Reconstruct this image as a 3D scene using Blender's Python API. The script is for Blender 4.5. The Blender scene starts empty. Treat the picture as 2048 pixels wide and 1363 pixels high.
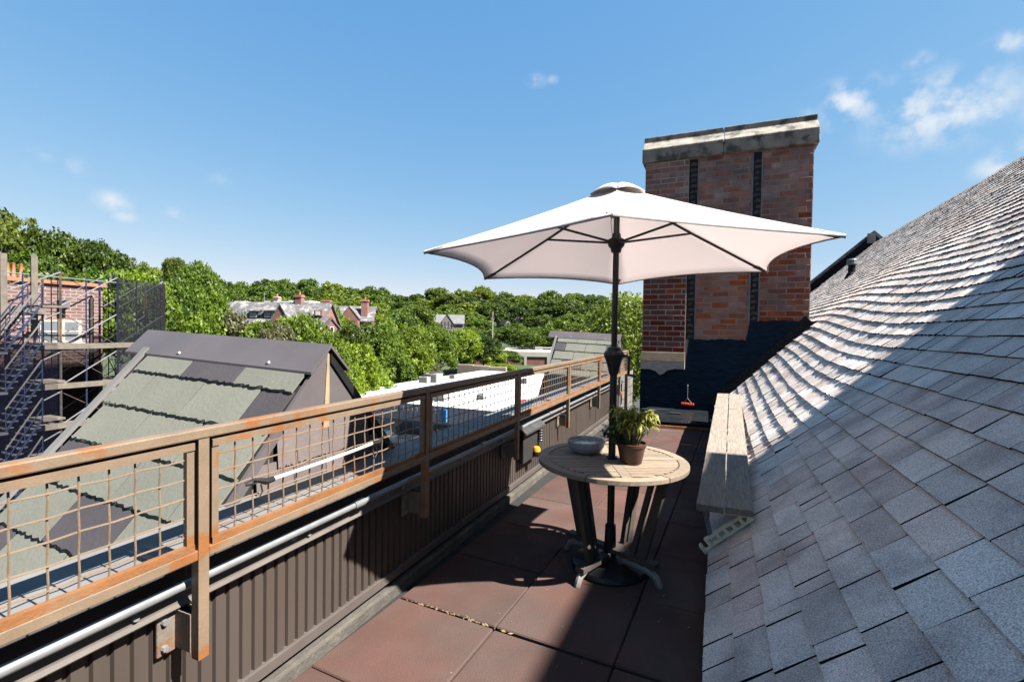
import bpy, bmesh, math, random
import numpy as np
from mathutils import Vector, Matrix
R = math.radians
S = bpy.context.scene
COL = S.collection
rng = random.Random(7)

# ------------------------------------------------------------------ camera
F, EYE = 950.0, 1.55                      # focal length in photo pixels (2048 wide), eye height above terrace
roll = R(.9); vyx, vyy = 413.0, -14.5     # vanishing point of the terrace direction, from the image centre
_Y = np.array([vyx, vyy, F]); _Y /= np.linalg.norm(_Y)
_Z = np.cross([1., math.tan(roll), 0], _Y); _Z /= np.linalg.norm(_Z)
if _Z[1] > 0: _Z = -_Z
_X = np.cross(_Y, _Z)
if _X[0] < 0: _X = -_X
CM = np.array([_X, _Y, _Z])
CP = np.array([0, 0, EYE])
def ray(u, v): return CM @ np.array([u - 1024, v - 681.5, F])
def onz(u, v, z): r = ray(u, v); return CP + r * (z - EYE) / r[2]
def onx(u, v, x): r = ray(u, v); return CP + r * x / r[0]
def ony(u, v, y): r = ray(u, v); return CP + r * y / r[1]
def atd(u, v, d): return CP + ray(u, v) / F * d
def pr(P):
    q = CM.T @ (np.asarray(P, float) - CP)
    return 1024 + F * q[0] / q[2], 681.5 + F * q[1] / q[2], q[2]
cam = bpy.data.cameras.new('camera'); camo = bpy.data.objects.new('camera', cam); COL.objects.link(camo)
m = Matrix.Identity(4)
for i in range(3):
    m[i][0] = CM[i, 0]; m[i][1] = -CM[i, 1]; m[i][2] = -CM[i, 2]; m[i][3] = CP[i]
camo.matrix_world = m
cam.sensor_width = 36; cam.lens = F / 2048 * 36; cam.clip_start = .05; cam.clip_end = 4000
S.camera = camo
S.view_settings.view_transform = 'Standard'; S.view_settings.look = 'None'
S.view_settings.exposure = 2.3; S.view_settings.gamma = 1
S.cycles.use_denoising = True
S.cycles.max_bounces = 6; S.cycles.transparent_max_bounces = 12
S.cycles.sample_clamp_indirect = 4

# ------------------------------------------------------------------ sky and sun
SUN = Vector((.82, .006, 1.0)).normalized()
W = bpy.data.worlds.new('World'); S.world = W; W.use_nodes = True
wn, wl = W.node_tree.nodes, W.node_tree.links
wn.clear()
def N(nodes, t, **kw):
    n = nodes.new(t)
    for k, v in kw.items(): setattr(n, k, v)
    return n
wo = N(wn, 'ShaderNodeOutputWorld'); bg = N(wn, 'ShaderNodeBackground')
sky = N(wn, 'ShaderNodeTexSky', sky_type='NISHITA', sun_disc=False)
sky.sun_elevation = math.asin(SUN.z); sky.sun_rotation = math.atan2(SUN.x, SUN.y)
sky.altitude = 60; sky.air_density = 1.0; sky.dust_density = 0; sky.ozone_density = 3
bg.inputs['Strength'].default_value = .069
tc = N(wn, 'ShaderNodeTexCoord')
# small fair-weather clouds: a soft noise threshold on the sky direction, in a few loose banks
CLOUDS = [(1700, 205, .055, 1.), (1880, 218, .085, 1.), (1960, 210, .05, .9), (2020, 85, .025, .9), (1838, 120, .018, .6), (1072, 162, .018, .8),
          (1105, 160, .012, .5), (225, 402, .026, .8), (250, 432, .016, .6), (108, 322, .032, .45), (357, 424, .018, .5), (2000, 335, .03, .9), (2035, 292, .02, .7),
          (440, 362, .02, .25), (290, 372, .012, .25), (2200, 150, .08, .9), (-300, 300, .06, .8), (2500, 320, .07, .8), (-150, 120, .05, .6)]
nz = N(wn, 'ShaderNodeTexNoise'); nz.inputs['Scale'].default_value = 26; nz.inputs['Detail'].default_value = 6
wl.new(tc.outputs['Generated'], nz.inputs['Vector'])
acc = None
for u, v, r, a in CLOUDS:
    d = ray(u, v); d = d / np.linalg.norm(d)
    mp = N(wn, 'ShaderNodeVectorMath', operation='SUBTRACT'); wl.new(tc.outputs['Generated'], mp.inputs[0]); mp.inputs[1].default_value = tuple(d)
    sc = N(wn, 'ShaderNodeVectorMath', operation='MULTIPLY'); wl.new(mp.outputs[0], sc.inputs[0]); sc.inputs[1].default_value = (1, 1, 1.7)
    ln = N(wn, 'ShaderNodeVectorMath', operation='LENGTH'); wl.new(sc.outputs[0], ln.inputs[0])
    mr = N(wn, 'ShaderNodeMapRange', interpolation_type='SMOOTHSTEP'); wl.new(ln.outputs['Value'], mr.inputs['Value'])
    mr.inputs['From Min'].default_value = 0; mr.inputs['From Max'].default_value = r * 1.5; mr.inputs['To Min'].default_value = a; mr.inputs['To Max'].default_value = 0
    if acc is None: acc = mr.outputs[0]
    else:
        mx = N(wn, 'ShaderNodeMath', operation='MAXIMUM'); wl.new(acc, mx.inputs[0]); wl.new(mr.outputs[0], mx.inputs[1]); acc = mx.outputs[0]
nr = N(wn, 'ShaderNodeMapRange', interpolation_type='SMOOTHSTEP'); wl.new(nz.outputs['Fac'], nr.inputs['Value'])
nr.inputs['From Min'].default_value = .36; nr.inputs['From Max'].default_value = .66
ml = N(wn, 'ShaderNodeMath', operation='MULTIPLY'); wl.new(acc, ml.inputs[0]); wl.new(nr.outputs[0], ml.inputs[1])
m2 = N(wn, 'ShaderNodeMath', operation='MULTIPLY'); wl.new(ml.outputs[0], m2.inputs[0]); m2.inputs[1].default_value = .85
cm = N(wn, 'ShaderNodeMix', data_type='RGBA'); wl.new(m2.outputs[0], cm.inputs['Factor'])
# the camera's soft highlight response on the sky: one even tone curve per channel over the whole dome
sep = N(wn, 'ShaderNodeSeparateColor'); com = N(wn, 'ShaderNodeCombineColor'); wl.new(sky.outputs[0], sep.inputs[0])
for i, (gam, k) in enumerate(((.92, .0613), (.51, .1106), (.215, .2110))):
    pw_ = N(wn, 'ShaderNodeMath', operation='POWER'); wl.new(sep.outputs[i], pw_.inputs[0]); pw_.inputs[1].default_value = gam
    mk = N(wn, 'ShaderNodeMath', operation='MULTIPLY'); wl.new(pw_.outputs[0], mk.inputs[0]); mk.inputs[1].default_value = k / .12; wl.new(mk.outputs[0], com.inputs[i])
wl.new(com.outputs[0], cm.inputs[6]); cm.inputs[7].default_value = (2.75, 2.8, 2.85, 1)
wl.new(cm.outputs[2], bg.inputs['Color']); wl.new(bg.outputs[0], wo.inputs[0])
sl = bpy.data.lights.new('sun', 'SUN'); sl.energy = 5.0; sl.angle = R(.5); sl.color = (1, .955, .89)
so = bpy.data.objects.new('sun', sl); COL.objects.link(so)
so.rotation_euler = SUN.to_track_quat('Z', 'Y').to_euler()

# ------------------------------------------------------------------ materials
MATS = {}
AK = .58          # paint-chart values below are multiplied by this to give real-world reflectance
def mat(name, col, rough=.7, var=.25, scale=6., bump=0., bscale=60., metal=0., patch=None, pscale=3., pthr=(.55, .68), pamt=1., rnd=0., isl=False,
        grain=0., gscale=400., spec=.35, stretch=None, hue=0., keep=False):
    """base colour x noise variation x per-object (or per-island) variation, optional second-colour patches, fine grain and bump"""
    if name in MATS: return MATS[name]
    if not keep: col = tuple(c * AK for c in col); patch = tuple(c * AK for c in patch) if patch else None
    M = bpy.data.materials.new(name); M.use_nodes = True; MATS[name] = M
    n, l = M.node_tree.nodes, M.node_tree.links
    b = n['Principled BSDF']
    geo = N(n, 'ShaderNodeNewGeometry')
    vec = geo.outputs['Position']
    if stretch:
        vm = N(n, 'ShaderNodeVectorMath', operation='MULTIPLY'); l.new(vec, vm.inputs[0]); vm.inputs[1].default_value = stretch; vec = vm.outputs[0]
    def noise(s, det=4, v=vec):
        q = N(n, 'ShaderNodeTexNoise'); q.inputs['Scale'].default_value = s; q.inputs['Detail'].default_value = det; l.new(v, q.inputs['Vector']); return q
    def rng_(src, a, c, lo, hi):
        q = N(n, 'ShaderNodeMapRange'); l.new(src, q.inputs['Value'])
        for k, x in zip(('From Min', 'From Max', 'To Min', 'To Max'), (a, c, lo, hi)): q.inputs[k].default_value = x
        return q.outputs[0]
    def mul(a, bb):
        q = N(n, 'ShaderNodeMath', operation='MULTIPLY'); l.new(a, q.inputs[0])
        if hasattr(bb, 'is_linked'): l.new(bb, q.inputs[1])
        else: q.inputs[1].default_value = bb
        return q.outputs[0]
    value = rng_(noise(scale).outputs['Fac'], .25, .75, 1 - var, 1 + var)
    if grain: value = mul(value, rng_(noise(gscale, 2, geo.outputs['Position']).outputs['Fac'], .3, .7, 1 - grain, 1 + grain))
    rs = None
    if rnd:
        rs = geo.outputs['Random Per Island'] if isl else N(n, 'ShaderNodeObjectInfo').outputs['Random']
        value = mul(value, rng_(rs, 0, 1, 1 - rnd, 1 + rnd))
    hs = N(n, 'ShaderNodeHueSaturation'); hs.inputs['Color'].default_value = (*col, 1)
    if patch:
        pm = N(n, 'ShaderNodeMix', data_type='RGBA'); pf = rng_(noise(pscale, 6).outputs['Fac'], pthr[0], pthr[1], 0, pamt)
        l.new(pf, pm.inputs['Factor']); pm.inputs[6].default_value = (*col, 1); pm.inputs[7].default_value = (*patch, 1); l.new(pm.outputs[2], hs.inputs['Color'])
    l.new(value, hs.inputs['Value'])
    if hue and rs is not None:
        mm = N(n, 'ShaderNodeMath', operation='MULTIPLY'); l.new(rs, mm.inputs[0]); mm.inputs[1].default_value = 7.13
        fr = N(n, 'ShaderNodeMath', operation='FRACT'); l.new(mm.outputs[0], fr.inputs[0])
        l.new(rng_(fr.outputs[0], 0, 1, .5 - hue, .5 + hue), hs.inputs['Hue'])
        l.new(rng_(fr.outputs[0], 0, 1, 1.25, .7), hs.inputs['Saturation'])
    l.new(hs.outputs[0], b.inputs['Base Color'])
    l.new(rng_(noise(scale * 2.3).outputs['Fac'], .3, .7, max(.05, rough - .1), min(1, rough + .1)), b.inputs['Roughness'])
    b.inputs['Metallic'].default_value = metal; b.inputs['Specular IOR Level'].default_value = spec
    if bump:
        bp = N(n, 'ShaderNodeBump'); bp.inputs['Strength'].default_value = bump; bp.inputs['Distance'].default_value = .01
        l.new(noise(bscale, 5).outputs['Fac'], bp.inputs['Height']); l.new(bp.outputs[0], b.inputs['Normal'])
    return M

def leafmat(name, c0, c1, trans=.45, rnd=.38):
    if name in MATS: return MATS[name]
    M = bpy.data.materials.new(name); M.use_nodes = True; MATS[name] = M
    c0 = tuple(c * AK for c in c0); c1 = tuple(c * AK for c in c1)
    n, l = M.node_tree.nodes, M.node_tree.links; n.clear()
    o = N(n, 'ShaderNodeOutputMaterial'); geo = N(n, 'ShaderNodeNewGeometry'); oi = N(n, 'ShaderNodeObjectInfo')
    mx = N(n, 'ShaderNodeMix', data_type='RGBA'); mx.inputs[6].default_value = (*c0, 1); mx.inputs[7].default_value = (*c1, 1)
    nz = N(n, 'ShaderNodeTexNoise'); nz.inputs['Scale'].default_value = .35; l.new(geo.outputs['Position'], nz.inputs['Vector'])
    ad = N(n, 'ShaderNodeMath', operation='MULTIPLY_ADD'); l.new(geo.outputs['Random Per Island'], ad.inputs[0]); ad.inputs[1].default_value = .6
    sb = N(n, 'ShaderNodeMath', operation='MULTIPLY_ADD'); l.new(nz.outputs['Fac'], sb.inputs[0]); sb.inputs[1].default_value = 1.2; sb.inputs[2].default_value = -.4
    l.new(sb.outputs[0], ad.inputs[2]); l.new(ad.outputs[0], mx.inputs['Factor'])
    hs = N(n, 'ShaderNodeHueSaturation'); l.new(mx.outputs[2], hs.inputs['Color'])
    mr = N(n, 'ShaderNodeMapRange'); l.new(oi.outputs['Random'], mr.inputs['Value']); mr.inputs['To Min'].default_value = 1 - rnd; mr.inputs['To Max'].default_value = 1 + rnd
    l.new(mr.outputs[0], hs.inputs['Value'])
    mh = N(n, 'ShaderNodeMapRange'); l.new(oi.outputs['Random'], mh.inputs['Value']); mh.inputs['To Min'].default_value = .518; mh.inputs['To Max'].default_value = .478
    l.new(mh.outputs[0], hs.inputs['Hue'])
    p = N(n, 'ShaderNodeBsdfPrincipled'); l.new(hs.outputs[0], p.inputs['Base Color']); p.inputs['Roughness'].default_value = .5; p.inputs['Specular IOR Level'].default_value = .3
    t = N(n, 'ShaderNodeBsdfTranslucent'); l.new(hs.outputs[0], t.inputs['Color'])
    ms = N(n, 'ShaderNodeMixShader'); ms.inputs[0].default_value = trans; l.new(p.outputs[0], ms.inputs[1]); l.new(t.outputs[0], ms.inputs[2]); l.new(ms.outputs[0], o.inputs[0])
    return M

def brickmat(name, c1, c2, mortar, w, h, axis='Y', var=.2, mw=.012):
    if name in MATS: return MATS[name]
    M = bpy.data.materials.new(name); M.use_nodes = True; MATS[name] = M
    n, l = M.node_tree.nodes, M.node_tree.links; b = n['Principled BSDF']; b.inputs['Roughness'].default_value = .85
    geo = N(n, 'ShaderNodeNewGeometry'); sx = N(n, 'ShaderNodeSeparateXYZ'); l.new(geo.outputs['Position'], sx.inputs[0])
    cb = N(n, 'ShaderNodeCombineXYZ'); l.new(sx.outputs[axis], cb.inputs[0]); l.new(sx.outputs['Z'], cb.inputs[1])
    bt = N(n, 'ShaderNodeTexBrick'); l.new(cb.outputs[0], bt.inputs['Vector'])
    bt.inputs['Color1'].default_value = (*c1, 1); bt.inputs['Color2'].default_value = (*c2, 1); bt.inputs['Mortar'].default_value = (*mortar, 1)
    bt.inputs['Scale'].default_value = 1; bt.inputs['Brick Width'].default_value = w; bt.inputs['Row Height'].default_value = h; bt.inputs['Mortar Size'].default_value = mw
    nz = N(n, 'ShaderNodeTexNoise'); nz.inputs['Scale'].default_value = 1.2; nz.inputs['Detail'].default_value = 6; l.new(geo.outputs['Position'], nz.inputs['Vector'])
    mr = N(n, 'ShaderNodeMapRange'); l.new(nz.outputs['Fac'], mr.inputs['Value']); mr.inputs['From Min'].default_value = .3; mr.inputs['From Max'].default_value = .7
    mr.inputs['To Min'].default_value = 1 - var; mr.inputs['To Max'].default_value = 1 + var
    hs = N(n, 'ShaderNodeHueSaturation'); l.new(bt.outputs['Color'], hs.inputs['Color']); l.new(mr.outputs[0], hs.inputs['Value']); l.new(hs.outputs[0], b.inputs['Base Color'])
    bp = N(n, 'ShaderNodeBump'); bp.invert = True; bp.inputs['Strength'].default_value = .6; bp.inputs['Distance'].default_value = .01; l.new(bt.outputs['Fac'], bp.inputs['Height']); l.new(bp.outputs[0], b.inputs['Normal'])
    return M

def glassmat(name='window_glass', col=(.02, .025, .03)):
    if name in MATS: return MATS[name]
    M = bpy.data.materials.new(name); M.use_nodes = True; MATS[name] = M
    b = M.node_tree.nodes['Principled BSDF']; b.inputs['Base Color'].default_value = (*col, 1); b.inputs['Roughness'].default_value = .06; b.inputs['Specular IOR Level'].default_value = .8
    return M

def netmat(name, col, alpha):
    M = bpy.data.materials.new(name); M.use_nodes = True; MATS[name] = M
    n, l = M.node_tree.nodes, M.node_tree.links; n.clear()
    o = N(n, 'ShaderNodeOutputMaterial'); t = N(n, 'ShaderNodeBsdfTransparent'); d = N(n, 'ShaderNodeBsdfDiffuse'); d.inputs[0].default_value = (*col, 1)
    geo = N(n, 'ShaderNodeNewGeometry'); nz = N(n, 'ShaderNodeTexNoise'); nz.inputs['Scale'].default_value = .9; nz.inputs['Detail'].default_value = 4; l.new(geo.outputs['Position'], nz.inputs['Vector'])
    mr = N(n, 'ShaderNodeMapRange'); l.new(nz.outputs['Fac'], mr.inputs['Value']); mr.inputs['To Min'].default_value = alpha - .14; mr.inputs['To Max'].default_value = alpha + .14
    ms = N(n, 'ShaderNodeMixShader'); l.new(mr.outputs[0], ms.inputs[0]); l.new(t.outputs[0], ms.inputs[1]); l.new(d.outputs[0], ms.inputs[2]); l.new(ms.outputs[0], o.inputs[0])
    return M

def clothmat(name, col, trans):
    M = bpy.data.materials.new(name); M.use_nodes = True; MATS[name] = M
    n, l = M.node_tree.nodes, M.node_tree.links; n.clear()
    o = N(n, 'ShaderNodeOutputMaterial'); geo = N(n, 'ShaderNodeNewGeometry')
    nz = N(n, 'ShaderNodeTexNoise'); nz.inputs['Scale'].default_value = 3; nz.inputs['Detail'].default_value = 5; l.new(geo.outputs['Position'], nz.inputs['Vector'])
    mr = N(n, 'ShaderNodeMapRange'); l.new(nz.outputs['Fac'], mr.inputs['Value']); mr.inputs['To Min'].default_value = .9; mr.inputs['To Max'].default_value = 1.06
    hs = N(n, 'ShaderNodeHueSaturation'); hs.inputs['Color'].default_value = (*col, 1); l.new(mr.outputs[0], hs.inputs['Value'])
    p = N(n, 'ShaderNodeBsdfPrincipled'); p.inputs['Roughness'].default_value = .9; p.inputs['Specular IOR Level'].default_value = .1; l.new(hs.outputs[0], p.inputs['Base Color'])
    n2 = N(n, 'ShaderNodeTexNoise'); n2.inputs['Scale'].default_value = 9; l.new(geo.outputs['Position'], n2.inputs['Vector'])
    bp = N(n, 'ShaderNodeBump'); bp.inputs['Strength'].default_value = .25; bp.inputs['Distance'].default_value = .02; l.new(n2.outputs['Fac'], bp.inputs['Height']); l.new(bp.outputs[0], p.inputs['Normal'])
    t = N(n, 'ShaderNodeBsdfTranslucent'); t.inputs[0].default_value = (*[c * .97 for c in col], 1)
    ms = N(n, 'ShaderNodeMixShader'); ms.inputs[0].default_value = trans; l.new(p.outputs[0], ms.inputs[1]); l.new(t.outputs[0], ms.inputs[2]); l.new(ms.outputs[0], o.inputs[0])
    return M

# ------------------------------------------------------------------ mesh helpers
def V(*a): return Vector(a)
class MB:
    def __init__(s): s.v = []; s.f = []; s.mi = []
    def add(s, vs, fs):
        o = len(s.v); s.v += [tuple(p) for p in vs]; s.f += [tuple(i + o for i in f) for f in fs]; return s
    def hexa(s, p): return s.add(p, [(0, 3, 2, 1), (4, 5, 6, 7), (0, 1, 5, 4), (1, 2, 6, 5), (2, 3, 7, 6), (3, 0, 4, 7)])   # 4 bottom ccw, 4 top ccw
    def box(s, x0, x1, y0, y1, z0, z1): return s.hexa([(x0, y0, z0), (x1, y0, z0), (x1, y1, z0), (x0, y1, z0), (x0, y0, z1), (x1, y0, z1), (x1, y1, z1), (x0, y1, z1)])
    def beam(s, a, b, w, h, up=(0, 0, 1)):
        a, b = Vector(a), Vector(b); d = (b - a).normalized(); up = Vector(up)
        if abs(d.dot(up)) > .98: up = Vector((0, 1, 0))
        sd = d.cross(up).normalized(); u2 = sd.cross(d)
        q = []
        for p in (a, b):
            q.append([p + sd * (w / 2 * i) + u2 * (h / 2 * j) for i, j in ((-1, -1), (1, -1), (1, 1), (-1, 1))])
        return s.add(q[0] + q[1], [(3, 2, 1, 0), (4, 5, 6, 7), (0, 1, 5, 4), (1, 2, 6, 5), (2, 3, 7, 6), (3, 0, 4, 7)])
    def tube(s, pts, r, n=6, cap=True):
        pts = [Vector(p) for p in pts]; rs = r if isinstance(r, (list, tuple)) else [r] * len(pts)
        o = len(s.v); prev = None
        for i, p in enumerate(pts):
            d = (pts[min(i + 1, len(pts) - 1)] - pts[max(i - 1, 0)]).normalized()
            if prev is None: prev = d.orthogonal().normalized()
            sd = (prev - d * prev.dot(d)).normalized(); prev = sd; u = d.cross(sd)
            for k in range(n):
                a = 2 * math.pi * k / n; s.v.append(tuple(p + (sd * math.cos(a) + u * math.sin(a)) * rs[i]))
        for i in range(len(pts) - 1):
            for k in range(n): s.f.append((o + i * n + k, o + i * n + (k + 1) % n, o + (i + 1) * n + (k + 1) % n, o + (i + 1) * n + k))
        if cap: s.f.append(tuple(o + k for k in range(n))[::-1]); s.f.append(tuple(o + (len(pts) - 1) * n + k for k in range(n)))
        return s
    def lathe(s, prof, n=24, c=(0, 0, 0), rib=0):
        o = len(s.v); m = len(prof)
        for k in range(n):
            a = 2 * math.pi * k / n; q = 1 + (rib if k % 2 else -rib)
            for r, z in prof: s.v.append((c[0] + r * q * math.cos(a), c[1] + r * q * math.sin(a), c[2] + z))
        for k in range(n):
            k2 = (k + 1) % n
            for i in range(m - 1): s.f.append((o + k * m + i, o + k2 * m + i, o + k2 * m + i + 1, o + k * m + i + 1))
        return s
    def prism(s, poly, ex):           # polygon of 3d points extruded by vector ex
        o = len(s.v); k = len(poly); ex = Vector(ex)
        s.v += [tuple(p) for p in poly] + [tuple(Vector(p) + ex) for p in poly]
        s.f.append(tuple(range(o, o + k))[::-1]); s.f.append(tuple(range(o + k, o + 2 * k)))
        for i in range(k): j = (i + 1) % k; s.f.append((o + i, o + j, o + k + j, o + k + i))
        return s
    def mesh(s, name):
        me = bpy.data.meshes.new(name); me.from_pydata(s.v, [], s.f); me.update()
        if getattr(s, 'mi', None): me.polygons.foreach_set('material_index', s.mi)
        bm = bmesh.new(); bm.from_mesh(me); bmesh.ops.recalc_face_normals(bm, faces=bm.faces); bm.to_mesh(me); bm.free(); return me
    def build(s, name, mt, parent=None, smooth=False, bevel=0):
        me = s.mesh(name); me.materials.append(mt)
        if smooth: me.shade_smooth(); me.set_sharp_from_angle(angle=R(40))
        o = bpy.data.objects.new(name, me); COL.objects.link(o); o.parent = parent
        if bevel:
            b = o.modifiers.new('bevel', 'BEVEL'); b.width = bevel; b.segments = 2; b.limit_method = 'ANGLE'
        return o
def inst(name, me, parent, mw, mt=None):
    o = bpy.data.objects.new(name, me); COL.objects.link(o); o.parent = parent; o.matrix_local = mw
    if mt: o.material_slots[0].link = 'OBJECT'; o.material_slots[0].material = mt
    return o
def tag(o, label, cat, group=None):
    o['label'] = label; o['category'] = cat
    if group: o['group'] = group
    return o
def thing(name, label, cat, group=None, loc=(0, 0, 0), rz=0):
    o = bpy.data.objects.new(name, None); COL.objects.link(o); o.location = loc; o.rotation_euler = (0, 0, rz); o.empty_display_size = .1
    return tag(o, label, cat, group)
def struct(o): o['kind'] = 'structure'; return o
def unit_box(name):
    return MB().box(-.5, .5, -.5, .5, -.5, .5).mesh(name)
def TRS(loc, rot=None, sc=(1, 1, 1)):
    M = Matrix.Translation(loc)
    if rot is not None: M = M @ rot.to_4x4()
    return M @ Matrix.Diagonal((*sc, 1))
def mbox(parent, name, mt, x0, x1, y0, y1, z0, z1, bevel=0): return MB().box(x0, x1, y0, y1, z0, z1).build(name, mt, parent, bevel=bevel)
def near300(items, key, n=300):
    """split a list into the n pieces that show largest in the picture and the rest"""
    def score(it):
        u, v, d = pr(key(it))
        if d < .1 or not (-60 < u < 2110 and -60 < v < 1420): return -1 / (1 + abs(d))
        return 1 / d
    o = sorted(items, key=score, reverse=True)
    return o[:n], o[n:]

# materials used in several places
tan = mat('rusty_tan_paint', (.205, .147, .098), rough=.5, var=.13, scale=11, patch=(.235, .085, .022), pscale=5.5, pthr=(.55, .62), pamt=.85, grain=.06, gscale=160, bump=.10, bscale=140)
rust = mat('rust_heavy', (.22, .09, .028), rough=.75, var=.3, scale=9, patch=(.19, .125, .075), pscale=4, bump=.25, bscale=110)
blackm = mat('black_powdercoat', (.012, .012, .013), rough=.45, var=.2, bump=.05)
tar = mat('black_tar', (.006, .0075, .010), spec=.12, rough=.75, var=.4, scale=4, bump=.5, bscale=25, patch=(.014, .017, .021), pscale=5, pthr=(.6, .8), pamt=.6)
galv = mat('galvanised_pipe', (.24, .245, .25), rough=.4, var=.12, scale=12, metal=.3)
brownmetal = mat('brown_ridge_metal', (.107, .094, .096), rough=.45, var=.12, scale=3, bump=.06, bscale=12)
greymetal = mat('pale_grey_metal', (.18, .175, .17), rough=.6, var=.15, scale=3, spec=.2)
white_m = mat('white_paint', (.72, .71, .68), rough=.6, var=.08)
weather_wood = mat('weathered_plank', (.27, .225, .18), rough=.85, var=.35, scale=9, stretch=(8, .6, 8), bump=.6, bscale=30, grain=.15, gscale=120)

# ================================================================== THE LARGE STRUCTURE
GZ = -9.0                                             # street level below the terrace (terrace floor is z = 0)
def depth(x, y): return -.398 * x + .917 * y
def ground_z(x, y):
    d = depth(x, y)
    return float(np.interp(d, [0, 78, 105, 135, 180, 240, 300, 700, 3000], [GZ, GZ, -7, -5, 0, 6, 9, 12, 12])) if d > 0 else GZ
gm = MB(); xs = [-3000, -1200, -700] + list(range(-500, 520, 20)) + [700, 1500]; ys = [-1500, -300] + list(range(-100, 620, 20)) + [800, 1200, 2500]
gm.v = [(x, y, ground_z(x, y)) for y in ys for x in xs]
nx = len(xs)
gm.f = [(j * nx + i, j * nx + i + 1, (j + 1) * nx + i + 1, (j + 1) * nx + i) for j in range(len(ys) - 1) for i in range(nx - 1)]
struct(gm.build('ground', mat('ground_green', (.045, .07, .022), rough=.95, var=.5, scale=.3, patch=(.10, .085, .05), pscale=.12), smooth=True))
struct(MB().box(-60, -4.2, -20, 38.5, GZ - .2, GZ + .02).build('parking_lot', mat('asphalt', (.13, .125, .12), rough=.9, var=.2, scale=.8, grain=.2, gscale=20)))

# terrace floor with its loose rubber pavers
floor = struct(MB().box(-1.72, .3, -3, 9.4, -.3, -.012).build('terrace_floor', mat('floor_membrane', (.02, .019, .018), rough=.9)))
pav = mat('red_rubber_paver', (.105, .057, .047), spec=.08, rough=.9, var=.22, scale=2.2, patch=(.092, .066, .058), pscale=1.6, pthr=(.42, .6), pamt=.85, rnd=.14, bump=.35, bscale=160, grain=.12, gscale=260)
pm = MB().box(-.305, .305, -.305, .305, -.02, .02).mesh('paver'); pm.materials.append(pav)
bmx = bmesh.new(); bmx.from_mesh(pm); bmesh.ops.bevel(bmx, geom=bmx.edges[:], offset=.006, segments=1, affect='EDGES'); bmx.to_mesh(pm); bmx.free()
PR_ = Matrix.Rotation(R(-2.2), 4, 'Z')
for i in range(3):
    for j in range(20):
        x = -1.33 + i * .616; y = -2.65 + j * .6135 + .227 + (.016 if j >= 8 else 0)
        if y > 8.95 or (x > -1.2 and y > 8.6): continue
        p = PR_ @ Vector((x + 1.02, y - 2.18, 0)); r2 = rng.uniform(-.006, .006)
        inst('paver', pm, floor, Matrix.Translation((p.x - 1.02, p.y + 2.18, .002 + rng.uniform(-.004, .004))) @ Matrix.Rotation(R(-2.2) + r2, 4, 'Z') @ Matrix.Rotation(rng.uniform(-.006, .006), 4, 'X') @ Matrix.Rotation(rng.uniform(-.006, .006), 4, 'Y'))
# dry leaf litter caught in the open joint between pavers
lm = MB()
for k in range(40):
    t = rng.choice((.12, .2, .35, .45, .52, .7)) + rng.gauss(0, .05); x = -1.62 + .9 * t; y = 2.212 - .036 * t + rng.gauss(0, .005); a = rng.random() * 6.28; s_ = rng.uniform(.006, .02)
    lm.add([(x + s_ * math.cos(a), y + s_ * math.sin(a), .018 + rng.uniform(0, .008)), (x - .4 * s_ * math.sin(a), y + .4 * s_ * math.cos(a), .02), (x - s_ * math.cos(a), y - s_ * math.sin(a), .019), (x + .4 * s_ * math.sin(a), y - .4 * s_ * math.cos(a), .021)], [(0, 1, 2, 3)])
lo = lm.build('leaf_litter', mat('dry_litter', (.20, .14, .07), var=.4)); lo['kind'] = 'stuff'; tag(lo, 'dry tan leaf bits caught in a gap between the red pavers', 'leaf litter')
dm = MB()
for k in range(70):
    x, y = rng.uniform(-1.3, -.1), rng.uniform(1.6, 4.2); s_ = rng.uniform(.002, .006); z = .025
    dm.add([(x - s_, y, z), (x, y - s_, z), (x + s_, y, z + .002), (x, y + s_, z)], [(0, 1, 2, 3)])
do = dm.build('floor_debris', mat('pale_specks', (.22, .2, .18), var=.3)); do['kind'] = 'stuff'; tag(do, 'pale specks of debris scattered on the shaded pavers under the table', 'debris')

# parapet wall: core, curb, base trim, corrugated sheets, flashing, coping
YW0, YW1 = -2.6, 9.2
pw = thing('parapet_wall', 'low terrace wall of brown corrugated metal under the rusty railing', 'wall', loc=(-1.85, 3, 0))
pw_off = V(1.85, -3, 0)
def pwb(name, mt, *a, bevel=0):
    o = mbox(pw, name, mt, *a, bevel=bevel); o.location = pw_off; return o
brown_sheet = mat('brown_corrugated_paint', (.068, .053, .044), rough=.5, var=.16, scale=2, stretch=(1, 1, .25), bump=.04)
conc = mat('curb_mortar', (.085, .076, .064), rough=.95, var=.35, scale=7, bump=.8, bscale=45, patch=(.12, .10, .085), pscale=9)
pwb('core', mat('wall_core', (.03, .028, .027), rough=.9), -1.98, -1.745, YW0, YW1, -.3, .66)
pwb('curb', conc, -1.745, -1.690, YW0, YW1, -.1, .055, bevel=.012)
pwb('base_trim', mat('brown_trim_metal', (.10, .085, .076), rough=.4, var=.12), -1.745, -1.708, YW0, YW1, .085, .135, bevel=.003)
SHEET = 1.1; y = YW0; PITCH = .055
def corr_sheet(ly):
    mb = MB(); k = int(round(ly / PITCH)); xs_ = []
    for i in range(k):
        b_ = i * PITCH
        for t, d in ((0, 0), (.62, 0), (.72, -.013), (.90, -.013)): xs_.append((b_ + t * PITCH, d))
    xs_.append((k * PITCH, 0))
    for (yy, d) in xs_: mb.v += [(d, yy, .13), (d, yy, .60)]
    mb.f = [(2 * i, 2 * i + 2, 2 * i + 3, 2 * i + 1) for i in range(len(xs_) - 1)]
    me = mb.mesh('cladding_sheet'); me.materials.append(brown_sheet); return me
cs = corr_sheet(SHEET)
k = 0
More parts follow.
